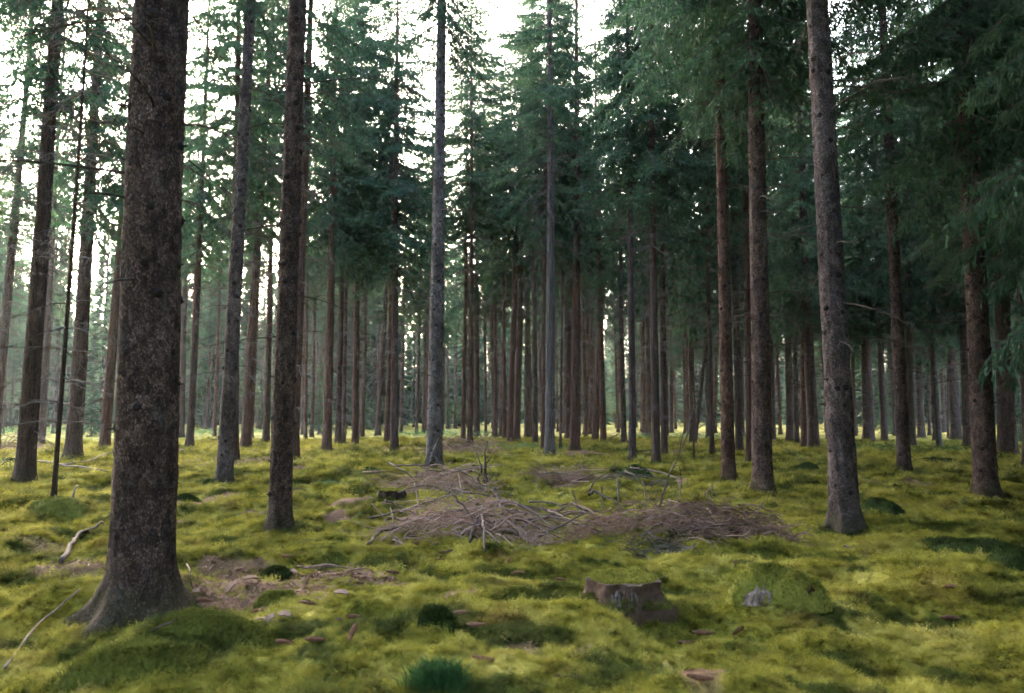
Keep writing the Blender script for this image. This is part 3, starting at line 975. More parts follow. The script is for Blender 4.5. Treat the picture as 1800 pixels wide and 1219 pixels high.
TREE_XY = []
for i, (bx, by, x2, y2, w, mk, cb, sp) in enumerate(TREES):
    b = ground_at(bx, by)
    depth = b[1]
    top = at_depth(x2, y2, depth)
    eul = axis_matrix(b, top)
    rad_m = 0.5 * w / FPX * depth
    TREE_XY.append((b[0], b[1], rad_m))
    zt = top[2] if y2 < 20 else CAM_H + depth * 0.6
    rr = np.random.default_rng(77 + i)
    if sp in LAND and depth < 24:
        zmax = min(14, CAM_H + depth * 0.62)
        step = 0.03 if depth < 8 else 0.05 if depth < 14 else 0.09
        zs = np.concatenate([[-0.45], np.arange(-0.12, zmax, step), np.arange(zmax + 0.5, H_TREE, 1.2), [H_TREE]])
        sides = 110 if depth < 8 else 72 if depth < 14 else 44
        me = trunk_mesh('spruce_trunk', H_TREE, rad_m, 800 + i, sides, zs, flare=0.62 if sp == 'BIG' else 0.45, lobes=0.35 if sp == 'BIG' else 0.3,
                        fl_h=0.14 if sp == 'BIG' else 0.16, bark=0.010 if depth < 14 else 0.006, bend=0.0, mat=mk)
        br = []
        nb = {'BIG': 14, 'LEFT': 42, 'SCAR': 36, 'MOSSFOOT': 40, 'RED': 36, 'LICHEN': 36, 'PALE': 34}.get(sp, 30)
        for k in range(nb):
            z = rr.uniform(2.2 if sp != 'BIG' else 2.4, min(zmax + 1, cb))
            br.append((z, rr.uniform(0, 6.283), rr.uniform(0.3, 1.5)))
        if sp == 'BIG':
            br += [(2.35, 3.3, 0.55), (2.30, -0.15, 0.42), (3.25, 2.9, 0.85), (3.35, -0.05, 0.5), (4.0, 0.1, 0.95), (3.95, 0.35, 0.7), (4.35, 0.2, 0.5), (4.3, 2.8, 0.6), (1.75, 3.4, 0.28)]
        tree(b, eul, rad_m, mk, labels[i], 'spruces of the stand', cb - (1.0 if bx > 1300 else 0), 0.8 if bx < 900 else 1.1 if bx < 1400 else 1.25, near=me, crown=SPARSE[i % 3] if bx < 900 else None, whorl=False, branches=br,
             knots=(0.5, zmax, 0.42 if depth < 14 else 0.5, 0.85 if sp == 'BIG' else 0.95))
    elif sp in ('pole', 'sapling'):
        tree(b, eul, rad_m, mk, labels[i], 'spruces of the stand', 9.0, 0.3, no_crown=(sp == 'sapling'), whorl=(sp == 'pole'),
             height=12.0 if sp == 'pole' else 3.2, name='dead_spruce_pole')
    else:
        tree(b, eul, rad_m, mk, labels[i], 'spruces of the stand', (cb + (2.8 if by < 785 and bx < 1200 else 0)) * rr.uniform(0.9, 1.1), rr.uniform(0.8, 1.1) * (0.75 if w * depth / FPX < 0.2 else 1.0) * (1.15 if bx < 600 else 1.4 if bx < 860 else 1.08 if bx < 1340 else 1.25),
             crown=SPARSE[i % 3] if bx < 600 and i % 2 else DENSE[i % 2] if bx > 1480 else None)

# ------------------------------------------------------------------ the rest of the stand, plus spruces added outside the view to cast shade
def clear_of(x, y, dmin):
    return all((x - a) ** 2 + (y - b) ** 2 > dmin * dmin for a, b, _ in TREE_XY)

def fill(n, d0, d1, a0, a1, label, group, cb=(6, 9), dmin=2.4, rad_=(0.11, 0.2), seed=1, key='far', cs=(0.8, 1.1), dense=False):
    r = np.random.default_rng(seed)
    made = 0; tries = 0
    while made < n and tries < n * 60:
        tries += 1
        a = R(r.uniform(a0, a1)); d = math.sqrt(r.uniform(d0 * d0, d1 * d1))
        x, y = d * math.sin(a), d * math.cos(a)
        if not clear_of(x, y, dmin): continue
        z = float(terrain(x, y))
        TREE_XY.append((x, y, 0.2))
        tree((x, y, z), (r.normal(0, 0.012), r.normal(0, 0.012), 0), r.uniform(*rad_), key, label, group, r.uniform(*cb), r.uniform(*cs),
             height=r.uniform(21, 27), crown=DENSE[made % 2] if dense else None)
        FILL.append((x, y, bpy_last[0], label))
        made += 1

fill(12, 45, 90, -34, -22, 'distant spruce in the misty far left background', 'distant spruces at far left', (6, 9), 3.5, seed=11)
fill(26, 46, 92, -22, -4, 'distant slim spruce in the bright mist left of the picture centre', 'distant spruces left of centre', (8, 11), 2.2, seed=12, key='bark_red', cs=(0.7, 0.9))
fill(38, 46, 92, -3, 13, 'distant slim spruce in the dim background right of the picture centre', 'distant spruces right of centre', (8, 11), 2.0, seed=13, key='bark_red', cs=(0.6, 0.8))
fill(40, 40, 85, 12, 36, 'distant dark spruce in the shady right background', 'distant spruces at right', (6, 8.5), 2.4, seed=14)
fill(14, 20, 38, 36, 46, 'spruce added beyond the right picture edge to shade the right side', 'shade spruces added right of the view', (3.5, 6), 2.0, (0.14, 0.22), seed=21, key='bark', cs=(1.0, 1.2), dense=True)  # added outside the right edge to darken that side
fill(24, 11, 36, 50, 100, 'shade casting spruce added just outside the right edge of the view', 'shade spruces added right of the view', (3.5, 6), 2.0, (0.14, 0.22), seed=15, key='bark', cs=(1.0, 1.3), dense=True)  # more crowns added on the right to hold back the sky
fill(9, 4, 9, 78, 150, 'low branched spruce added beside the viewpoint to shade the right foreground', 'shade spruces added beside the viewpoint', (2.6, 4), 1.7, (0.12, 0.18), seed=20, key='bark', cs=(0.9, 1.1), dense=True)  # added near the viewpoint so the crowns shade the lower right
fill(16, 12, 23, 36, 58, 'low branched spruce added just beyond the right picture edge to block light', 'shade spruces added right of the view', (2.4, 4), 1.8, (0.12, 0.2), seed=43, key='bark', cs=(0.9, 1.05), dense=True)  # added to close the right side against skylight
fill(8, 7.6, 11.5, 57, 76, 'low branched shade spruce added close to the right of the viewpoint', 'shade spruces added beside the viewpoint', (2.2, 3.5), 1.6, (0.12, 0.18), seed=41, key='bark', cs=(0.82, 0.9), dense=True)  # added to dim the right foreground
fill(8, 7.6, 11.5, -76, -58, 'low branched shade spruce added close to the left of the viewpoint', 'shade spruces added beside the viewpoint', (2.2, 3.5), 1.6, (0.12, 0.18), seed=42, key='bark', cs=(0.82, 0.9), dense=True)  # added to dim the left foreground
fill(36, 5, 28, 100, 172, 'unseen spruce added behind the viewpoint on the right to block skylight', 'shade spruces added behind the viewpoint', (2.5, 5), 2.0, (0.14, 0.22), seed=19, key='bark', cs=(1.0, 1.3), dense=True)  # added out of sight so the skylight falls mainly on the centre
fill(20, 6, 28, 205, 255, 'unseen spruce added behind the viewpoint on the left to block skylight', 'shade spruces added behind the viewpoint', (2.5, 5), 2.2, (0.14, 0.22), seed=29, key='bark', cs=(1.0, 1.3))  # added out of sight to cut skylight from behind left
fill(16, 11, 32, -105, -46, 'shade casting spruce added just outside the left edge of the view', 'shade spruces added left of the view', (4.5, 7), 2.6, (0.14, 0.22), seed=16, key='bark')  # added on the left to darken the left sides of the trunks

# tell the background trunks apart by the big trunks they stand behind
marks = sorted((TREES[i][0], LAND[TREES[i][7]]) for i in range(len(TREES)) if TREES[i][7] in LAND)
seen = {}
for x, y, o, lab in sorted(FILL, key=lambda q: q[0] / max(q[1], 0.1)):
    if y <= 0: continue
    px = CX + FPX * math.cos(PITCH) * x / y
    if not 0 < px < 1800: continue
    left = [m for m in marks if m[0] < px]
    m = left[-1][1] if left else 'left picture edge'
    seen[m] = seen.get(m, 0) + 1
    o['label'] = 'distant rear spruce, %s right of the %s' % (ORD[min(seen[m], 40) - 1], m)

# far wood that reads as one mass
def far_wood():
    acc = Acc()
    r = np.random.default_rng(5)
    for k in range(1300):
        z = 1.2 + 21 * r.uniform() ** 1.2
        u = (z - 1.2) / 21
        rad_ = 2.3 * (1 - u) ** 0.8 + 0.15
        a = r.uniform(0, 6.283)
        c = np.array([0, 0, z]); d = np.array([math.cos(a), math.sin(a), r.uniform(-0.55, 0.1)])
        e = c + d * rad_ * r.uniform(0.6, 1.1)
        s = np.array([-math.sin(a), math.cos(a), 0]) * 0.16
        acc.add([c + d * rad_ * 0.3, (c + e) / 2 + s + [0, 0, -0.1], e, (c + e) / 2 - s + [0, 0, -0.25]], [[0, 1, 2, 3]], mat=0)
    acc.add(*tube([[0, 0, -0.5], [0, 0, 6], [0, 0, 22]], [0.2, 0.16, 0.02], 6), mat=1)
    return acc.mesh('far_tree', [M['needle'], M['bark_far']])
fs = source('far_tree', far_wood())
r = np.random.default_rng(31)
nf = 720
a = np.radians(np.where(r.uniform(0, 1, nf) < 0.5, r.uniform(-4, 46, nf), r.uniform(-46, -4, nf))); d = np.sqrt(r.uniform(90 ** 2, 210 ** 2, nf))
fx_, fy_ = np.sin(a) * d, np.cos(a) * d
fw = gn_scatter('far_wood', np.stack([fx_, fy_, terrain(fx_, fy_)], -1), np.stack([np.zeros(nf), np.zeros(nf), r.uniform(0, 6.28, nf)], -1), r.uniform(0.85, 1.2, nf), [fs])
tag(fw, 'hazy mass of far spruces closing off the view behind the stand', 'wood', kind='stuff')

# ------------------------------------------------------------------ understory
def bush_mesh(seed, h=2.6, rad_=1.6, n=2600, leaf=0.075):
    r = np.random.default_rng(seed)
    acc = Acc()
    tips = []
    for k in range(14):
        a = r.uniform(0, 6.283); rr = rad_ * r.uniform(0.3, 1.0)
        e = np.array([math.cos(a) * rr, math.sin(a) * rr, h * r.uniform(0.55, 1.0)])
        p = [np.zeros(3) + [0.1 * math.cos(a), 0.1 * math.sin(a), -0.1], e * [0.35, 0.35, 0.5], e * [0.7, 0.7, 0.85], e]
        acc.add(*tube(p, [0.02, 0.014, 0.009, 0.003], 4), mat=1)
        tips += [p[1], p[2], p[3], (p[2] + p[3]) / 2, (np.array(p[1]) + p[2]) / 2]
    tips = np.array(tips)
    c = tips[r.integers(0, len(tips), n)] + r.normal(0, 0.24, (n, 3))
    d = r.normal(0, 1, (n, 3)); d[:, 2] = d[:, 2] * 0.3 - 0.25; d /= np.linalg.norm(d, axis=1)[:, None]
    u = np.cross(d, r.normal(0, 0.4, (n, 3)) + [0, 0, 1]); u /= np.linalg.norm(u, axis=1)[:, None]
    l = leaf * r.uniform(0.6, 1.4, n)[:, None]
    V = np.stack([c, c + d * l * 0.5 + u * l * 0.32, c + d * l, c + d * l * 0.5 - u * l * 0.32], 1)
    acc.add(V, np.arange(n * 4).reshape(-1, 4), mat=0)
    return acc
BUSH = [bush_mesh(60 + k) for k in range(2)]
BUSH_LEAF, BUSH_STEM = [], []
for b in BUSH:
    V = np.concatenate(b.v); F = np.concatenate(b.f[4]); mm = np.concatenate(b.m[4])
    BUSH_LEAF.append(mesh_np('bush_foliage', V, [F[mm == 0]], [M['leaf']]))
    BUSH_STEM.append(mesh_np('bush_stems', V, [F[mm == 1]], [M['twig']]))

def bush(px, py, k, s, label):
    b = ground_at(px, py)
    t = empty('leafy_bush', b)
    tag(t, label, 'bush', 'pale green bushes in the misty background')
    for nm, ms in (('foliage', BUSH_LEAF), ('stems', BUSH_STEM)):
        o = link(nm, ms[k], t); o.scale = (s, s, s); o.rotation_euler = (0, 0, px)
    return t
bush(14, 757, 0, 2.6, 'pale green leafy bush at the far left picture edge')
bush(62, 754, 1, 2.3, 'pale green leafy bush behind the leftmost trunks')
bush(225, 760, 0, 1.7, 'green leafy bush half hidden left of the huge foreground trunk')
bush(362, 752, 1, 2.9, 'pale misty bush between the huge trunk and the lichen grey trunk')
bush(455, 752, 0, 2.5, 'pale misty bush right of the lichen grey trunk')
bush(655, 752, 1, 1.2, 'small pale bush between slim trunks left of the pale knotty trunk')
bush(795, 750, 0, 1.3, 'small pale bush right of the pale knotty trunk')
bush(1085, 752, 1, 1.4, 'pale bush in the gap right of the silvery trunk')

def young(px, py, h, k, label):
    b = ground_at(px, py)
    t = empty('young_spruce', b)
    tag(t, label, 'tree', 'young spruces under the tall stand')
    tr = link('trunk', TRUNKS['far'][k], t); tr.scale = (0.045, 0.045, h / H_TREE)
    cr = link('crown', YOUNG[k], t); q = h / 5.2; cr.scale = (q, q, q); cr.location = (0, 0, 0.12)
young(232, 772, 6.5, 0, 'dark young spruce hidden behind the left edge of the huge trunk')
young(160, 768, 5.0, 1, 'young spruce between the two thick trunks at far left')
young(560, 765, 6.0, 1, 'young spruce behind the slim trunks right of the thick left trunk')
young(640, 757, 5.0, 0, 'young far spruce under the bright gaps left of the pale knotty trunk')
young(1560, 764, 5.5, 0, 'young spruce behind the dark slender trunk on the right')
young(1795, 778, 5.5, 1, 'young spruce at the right picture edge')
young(1345, 760, 4.5, 1, 'young spruce far behind the mossy footed thick trunk')

# low green herb patches
def herb_patch(px, py, rx, ry, n, label, mat='herb', h=0.2, leaf=0.06):
    r = np.random.default_rng(int(px + py))
    b = ground_at(px, py)
    a = r.uniform(0, 6.283, n); q = np.sqrt(r.uniform(0, 1, n))
    x = q * np.cos(a) * rx; y = q * np.sin(a) * ry
    keep = noise2((x + px) / 0.6, (y + py) / 0.6, 7) > -0.18
    x, y = x[keep], y[keep]; n = len(x)
    z = terrain_fine(b[0] + x, b[1] + y) - b[2] + h * r.uniform(0.15, 1, n)
    c = np.stack([x, y, z], -1)
    d = r.normal(0, 1, (n, 3)); d[:, 2] *= 0.3; d /= np.linalg.norm(d, axis=1)[:, None]
    u = np.cross(d, r.normal(0, 0.35, (n, 3)) + [0, 0, 1]); u /= np.linalg.norm(u, axis=1)[:, None]
    l = leaf * r.uniform(0.6, 1.5, n)[:, None]
    V = np.stack([c, c + d * l * 0.5 + u * l * 0.3, c + d * l, c + d * l * 0.5 - u * l * 0.3], 1).reshape(-1, 3)
    o = link('herb_patch', mesh_np('herb_patch', V, [np.arange(n * 4).reshape(-1, 4)], [M[mat]]))
    o.location = b
    tag(o, label, 'ground cover', kind='stuff')
herb_patch(880, 790, 2.2, 3.0, 4200, 'low pale green herbs behind the brush left of the silvery trunk')
herb_patch(930, 792, 1.6, 2.5, 2600, 'low pale green herbs at the foot of the silvery trunk')
herb_patch(790, 766, 4.0, 8.0, 5200, 'bright pale herbs in the misty gap right of the pale trunk', leaf=0.09, h=0.35)
herb_patch(600, 852, 0.9, 0.9, 1500, 'pale herb patch on moss left of the brush pile', leaf=0.035, h=0.10)
herb_patch(1200, 772, 4.0, 6.0, 4000, 'bright green herbs under the far trunks right of centre', leaf=0.09, h=0.3)
herb_patch(1560, 796, 3.0, 3.5, 4200, 'green herb strip around the dark trunks on the right', leaf=0.07, h=0.2, mat='grass')
herb_patch(60, 762, 6.0, 8.0, 5500, 'pale green undergrowth beneath the far left trunks', leaf=0.10, h=0.5)
herb_patch(350, 764, 5.0, 7.0, 4500, 'pale green undergrowth beyond the lichen grey trunk', leaf=0.10, h=0.35)
herb_patch(626, 925, 0.10, 0.10, 60, 'tiny bluish sprig at the left end of the brush pile', leaf=0.03, h=0.18)

# ------------------------------------------------------------------ moss mounds and grass tufts
def mound(px, py, rx, ry, h, mat, label, name='moss_mound', n=2200, bh=(0.012, 0.04), seed=None, dx=0, lean=0.8, bw=0.004):
    seed = int(px * 3 + py) if seed is None else seed
    r = np.random.default_rng(seed)
    b = ground_at(px, py)
    t = empty(name, b)
    tag(t, label, 'mound' if name != 'grass_tuft' else 'grass', 'moss mounds on the forest floor')
    # body
    u = np.linspace(0, 1, 14); a = np.linspace(0, 6.283, 40, endpoint=False)
    U, Aa = np.meshgrid(u, a, indexing='ij')
    wob = 1 + 0.28 * noise2(np.cos(Aa) * 1.3 + seed, np.sin(Aa) * 1.3, 3) * 2
    x = U * rx * wob * np.cos(Aa); y = U * ry * wob * np.sin(Aa)
    prof = h * np.cos(np.clip(U, 0, 1) * np.pi / 2) ** 0.7
    prof = prof * (1 + 0.5 * noise2(x / 0.14 + seed, y / 0.14, 5)) - 0.10 * U ** 6
    z = prof + (terrain_fine(b[0] + x, b[1] + y) - b[2]) * np.clip(U * 1.2, 0.2, 1)
    V = np.stack([x, y, z], -1).reshape(-1, 3)
    na_ = 40
    i = np.arange(13)[:, None] * na_; k = np.arange(na_)[None, :]; k2 = (k + 1) % na_
    Q = np.stack([i + k, i + na_ + k, i + na_ + k2, i + k2], -1).reshape(-1, 4)
    link('moss_body', mesh_np('moss_body', V, [Q], [M[mat]], smooth=True), t)
    # shoots over the body
    f = Q[r.integers(0, len(Q), n)]
    w = r.dirichlet([1, 1, 1, 1], n)
    P = (V[f] * w[:, :, None]).sum(1)
    Vb, Qb, Tb = blades(n, 1.0, bh[0], bh[1], bw, lean, seed + 5)
    Vb = Vb.reshape(n, 5, 3)
    base = Vb[:, 0:2].mean(1, keepdims=True)
    Vb = Vb - base + P[:, None, :]
    o = link('moss_shoots', mesh_np('moss_shoots', Vb.reshape(-1, 3), [Qb, Tb], [M[mat]]), t)
    tag(o, kind='stuff')
    return t

mound(770, 1110, 0.15, 0.13, 0.12, 'moss_dark', 'small dark green moss cushion alone in the centre foreground', n=1800, bh=(0.02, 0.06))
mound(1115, 838, 0.55, 0.5, 0.22, 'moss_dark', 'bright green moss mound at the foot of a slim grey trunk right of centre')
mound(642, 832, 0.65, 0.5, 0.16, 'moss_dark', 'dark green moss mound left of the brush pile')
mound(1548, 908, 0.40, 0.35, 0.20, 'moss_dark', 'dark moss covered hump just right of the grey mauve foreground trunk')
mound(1422, 830, 0.36, 0.4, 0.22, 'moss_dark', 'dark mossy hump between the two thick right trunks')
mound(585, 992, 0.20, 0.16, 0.07, 'moss_olive', 'olive moss cushion just above the brown litter patch')
mound(482, 1022, 0.20, 0.16, 0.10, 'moss_dark', 'green moss cushion in the middle of the brown litter patch')
mound(480, 1060, 0.17, 0.12, 0.05, 'moss_olive', 'flat green moss cushion at the lower part of the brown litter')
mound(920, 1062, 0.16, 0.13, 0.07, 'moss_olive', 'olive moss cushion left of the cut stump')
mound(100, 892, 0.6, 0.4, 0.12, 'moss_olive', 'dark green moss hump at the foot of the thin dead pole')
mound(330, 884, 0.28, 0.25, 0.10, 'moss_dark', 'dark moss hump right of the huge trunk at mid height')
mound(1085, 798, 0.4, 0.6, 0.22, 'moss_olive', 'small green moss hummock left of a slim grey trunk far right of centre')
mound(1020, 830, 0.55, 0.5, 0.14, 'moss_dark', 'flat dark green moss patch right of the silvery trunk')
mound(375, 857, 0.30, 0.25, 0.12, 'moss_dark', 'dark green moss pad at the foot of the lichen grey trunk')
mound(1640, 818, 0.9, 0.6, 0.22, 'moss_dark', 'dark low hump in shade behind the dark slender trunk')
mound(1790, 1010, 0.30, 0.3, 0.22, 'moss_dark', 'black mossy hump at the right picture edge')
mound(1690, 965, 0.6, 0.35, 0.09, 'moss_dark', 'dark green moss patch in the shade at lower right')
mound(1235, 822, 0.3, 0.35, 0.10, 'moss_dark', 'small dark moss hump beside the reddish brown trunk')
mound(20, 820, 0.7, 0.6, 0.25, 'moss_dark', 'dark mossy hump at the left picture edge')
mound(230, 1165, 0.48, 0.20, 0.06, 'moss_olive', 'broad dark green moss cushion in front of the huge trunk', n=5200, bh=(0.02, 0.06))
mound(390, 1115, 0.35, 0.22, 0.07, 'moss_olive', 'green moss cushion right of the huge trunk roots', n=3600, bh=(0.02, 0.05))
mound(765, 1212, 0.20, 0.12, 0.03, 'grass', 'blurred green grass tuft at the bottom edge of the picture', name='grass_tuft', n=1300, bh=(0.05, 0.14), lean=0.55, bw=0.0035)

# ------------------------------------------------------------------ stumps and rotten wood
def stump(px, py, rad_, h, label, seed, moss='moss_yellow', pale=True):
    r = np.random.default_rng(seed)
    b = ground_at(px, py) + [0, 0, 0.03]
    t = empty('tree_stump', b)
    tag(t, label, 'stump', 'old stumps in the moss')
    a = np.linspace(0, 6.283, 56, endpoint=False)
    zs = np.linspace(-0.15, 1.0, 16)
    Z, Aa = np.meshgrid(zs, a, indexing='ij')
    top = h * (0.92 + 0.035 * noise2(np.cos(Aa) * 1.8 + seed, np.sin(Aa) * 1.8, 4) * 2 + 0.05 * noise2(np.cos(Aa) * 6, np.sin(Aa) * 6, 6))
    rr = rad_ * (1 + 0.35 * np.exp(-np.maximum(Z, 0) * 3.0) * (1 + 0.5 * np.cos(5 * Aa + seed)) + 0.08 * np.cos(7 * Aa + seed))
    rr = rr + 0.03 * noise2(Aa * 8, Z * 3, seed) + 0.02 * noise2(Aa * 20, Z * 2, seed + 1)
    V = np.stack([rr * np.cos(Aa), rr * np.sin(Aa), np.where(Z < 0, Z, Z * top)], -1)
    n = 56
    i = np.arange(15)[:, None] * n; k = np.arange(n)[None, :]; k2 = (k + 1) % n
    Q = np.stack([i + k, i + k2, i + n + k2, i + n + k], -1).reshape(-1, 4)
    link('stump_wood', mesh_np('stump_wood', V.reshape(-1, 3), [Q], [M['rotwood']], smooth=True), t)
    # cut face, sunk inside the rim
    rim = V[-1]
    rings = [rim]
    for f in (0.93, 0.8, 0.55, 0.28, 0.02):
        q = rim * [f, f, 1]; q[:, 2] = rim[:, 2] * 0.35 + h * 0.85 * 0.65 - 0.02 + 0.03 * noise2(q[:, 0] / 0.07, q[:, 1] / 0.07, 9)
        rings.append(q)
    Vt = np.concatenate(rings)
    i = np.arange(5)[:, None] * n
    Qt = np.stack([i + k, i + k2, i + n + k2, i + n + k], -1).reshape(-1, 4)
    cf = link('cut_face', mesh_np('cut_face', Vt, [Qt], [M['palewood']], smooth=True), t)
    # moss cap
    nb = 2600
    aa = r.uniform(0, 6.283, nb); q = rad_ * 1.0 * np.sqrt(r.uniform(0.0, 1, nb))
    keep = (noise2(np.cos(aa) * q / 0.12 + 5, np.sin(aa) * q / 0.12, 8) > -0.36)
    aa, q = aa[keep], q[keep]; nb = len(q)
    P = np.stack([q * np.cos(aa), q * np.sin(aa), np.interp(aa, a, rim[:, 2], period=6.283) * 0.4 + h * 0.85 * 0.6 + 0.008], -1)
    Vb, Qb, Tb = blades(nb, 1.0, 0.015, 0.04, 0.006, 0.7, seed)
    Vb = Vb.reshape(nb, 5, 3); Vb = Vb - Vb[:, 0:2].mean(1, keepdims=True) + P[:, None, :]
    o = link('moss_cap', mesh_np('moss_cap', Vb.reshape(-1, 3), [Qb, Tb], [M[moss]]), cf)
    tag(o, kind='stuff')
    # moss climbing the skirt
    ns = 3000
    aa = r.uniform(0, 6.283, ns); zz = r.uniform(0.0, 0.55, ns) ** 1.3
    lim = 0.28 + 0.3 * noise2(np.cos(aa) * 3, np.sin(aa) * 3, 6) * 2
    kp = np.nan_to_num(zz) < lim
    aa, zz = aa[kp], np.nan_to_num(zz)[kp]; ns = len(aa)
    rs = rad_ * (1.02 + 0.36 * np.exp(-zz * 3.0) * (1 + 0.5 * np.cos(5 * aa + seed)))
    P = np.stack([rs * np.cos(aa), rs * np.sin(aa), zz * h], -1)
    Vb, Qb, Tb = blades(ns, 1.0, 0.012, 0.035, 0.005, 0.9, seed + 1)
    Vb = Vb.reshape(ns, 5, 3); Vb = Vb - Vb[:, 0:2].mean(1, keepdims=True) + P[:, None, :]
    o = link('moss_skirt', mesh_np('moss_skirt', Vb.reshape(-1, 3), [Qb, Tb], [M['moss_olive']]), t)
    tag(o, kind='stuff')
    if pale:   # bare splintered wood where the bark has fallen off, facing the viewer
        for k, (q_, z0, z1, w) in enumerate(((-1.98, 0.15, 0.62, 0.016), (-1.88, 0.08, 0.74, 0.018), (-1.79, 0.12, 0.70, 0.016), (-1.70, 0.2, 0.78, 0.014), (-1.5, 0.3, 0.8, 0.013), (-1.40, 0.35, 0.72, 0.012))):
            P = []
            for v in np.linspace(z0, z1, 5):
                rr_ = rad_ * (1 + 0.35 * math.exp(-v * 3) * (1 + 0.5 * math.cos(5 * q_ + seed)) + 0.08 * math.cos(7 * q_ + seed)) + 0.002
                P.append([rr_ * math.cos(q_ + 0.03 * math.sin(v * 7 + k)), rr_ * math.sin(q_), v * h * 0.95])
            V_, Q_ = tube(P, np.array([0.3, 0.9, 1.0, 0.8, 0.2]) * w, 6)
            link('bare_wood', mesh_np('bare_wood', V_, [Q_], [M['palewood']], smooth=True), t)
    return t

stump(1096, 1068, 0.245, 0.185, 'cut tree stump with a moss covered top in the right foreground', 3)
stump(690, 884, 0.20, 0.17, 'low stump capped with yellow moss left of the brush piles', 8, pale=False)

def rotten_lump():
    b = ground_at(1330, 1062) + [0, 0, 0.04]
    t = empty('rotten_log', b)
    tag(t, 'mossy rotten wood lump with a pale bare face right of the stump', 'rotten wood')
    r = np.random.default_rng(4)
    # moss-covered ridge
    def ridge(cx, cy, lx, ly, h, mat, name, seed, tilt=0.0):
        u = np.linspace(0, 1, 14); a = np.linspace(0, 6.283, 40, endpoint=False)
        U, Aa = np.meshgrid(u, a, indexing='ij')
        x = U * lx * np.cos(Aa); y = U * ly * np.sin(Aa)
        x2 = x * math.cos(tilt) - y * math.sin(tilt); y2 = x * math.sin(tilt) + y * math.cos(tilt)
        z = h * np.cos(U * np.pi / 2) ** 0.55 * (1 + 0.35 * noise2(x / 0.09 + seed, y / 0.09, 5)) - 0.06 * U ** 6
        V = np.stack([x2 + cx, y2 + cy, z], -1).reshape(-1, 3)
        i = np.arange(13)[:, None] * 40; k = np.arange(40)[None, :]; k2 = (k + 1) % 40
        Q = np.stack([i + k, i + 40 + k, i + 40 + k2, i + k2], -1).reshape(-1, 4)
        link(name, mesh_np(name, V, [Q], [M[mat]], smooth=True), t)
        nb = 2400
        f = Q[r.integers(0, len(Q), nb)]; w = r.dirichlet([1, 1, 1, 1], nb)
        P = (V[f] * w[:, :, None]).sum(1)
        Vb, Qb, Tb = blades(nb, 1.0, 0.012, 0.04, 0.005, 0.9, seed)
        Vb = Vb.reshape(nb, 5, 3); Vb = Vb - Vb[:, 0:2].mean(1, keepdims=True) + P[:, None, :]
        tag(link('moss_shoots', mesh_np('moss_shoots', Vb.reshape(-1, 3), [Qb, Tb], [M[mat]]), t), kind='stuff')
    ridge(0.10, 0.10, 0.32, 0.17, 0.20, 'moss_yellow', 'moss_cover', 2, 0.2)
    ridge(0.29, -0.05, 0.23, 0.17, 0.17, 'moss_yellow', 'moss_cover', 6, -0.3)
    # pale splintered face: slab leaning against the ridge
    acc = Acc()
    for k in range(9):      # splintered slats of the broken trunk face, side by side
        x0 = -0.10 + 0.021 * k + r.normal(0, 0.002)
        hh = 0.055 + 0.065 * math.exp(-((k - 5.5) / 3.0) ** 2) + r.normal(0, 0.005)
        y0 = -0.075 + r.normal(0, 0.008)
        acc = Acc()
        sl = 0.055 + r.normal(0, 0.008)
        acc.add(*tube([[x0, y0, -0.04], [x0 + sl * 0.3, y0 + 0.02, hh * 0.4], [x0 + sl * 0.7, y0 + 0.05, hh * 0.8], [x0 + sl, y0 + 0.07, hh], [x0 + sl, y0 + 0.07, hh + 0.004]],
                      [0.024, 0.024, 0.019, 0.010, 0.001], 5))
        link('splinter', acc.mesh('splinter', [M['lumpwood'] if k % 4 else M['palewood']]), t)
    # red-brown rotten end
    acc = Acc()
    p = [[0.24, 0.02, 0.0], [0.29, -0.06, 0.03], [0.32, -0.11, 0.04], [0.345, -0.15, 0.04], [0.355, -0.17, 0.04], [0.35, -0.16, 0.04], [0.33, -0.12, 0.035]]
    V, Q = tube(p, [0.06, 0.075, 0.08, 0.072, 0.055, 0.035, 0.001], 22)
    V = V + r.normal(0, 0.007, V.shape)
    acc.add(V, Q)
    link('red_rotten_end', acc.mesh('red_rotten_end', [M['redrot']], True), t)
    return t
rotten_lump()

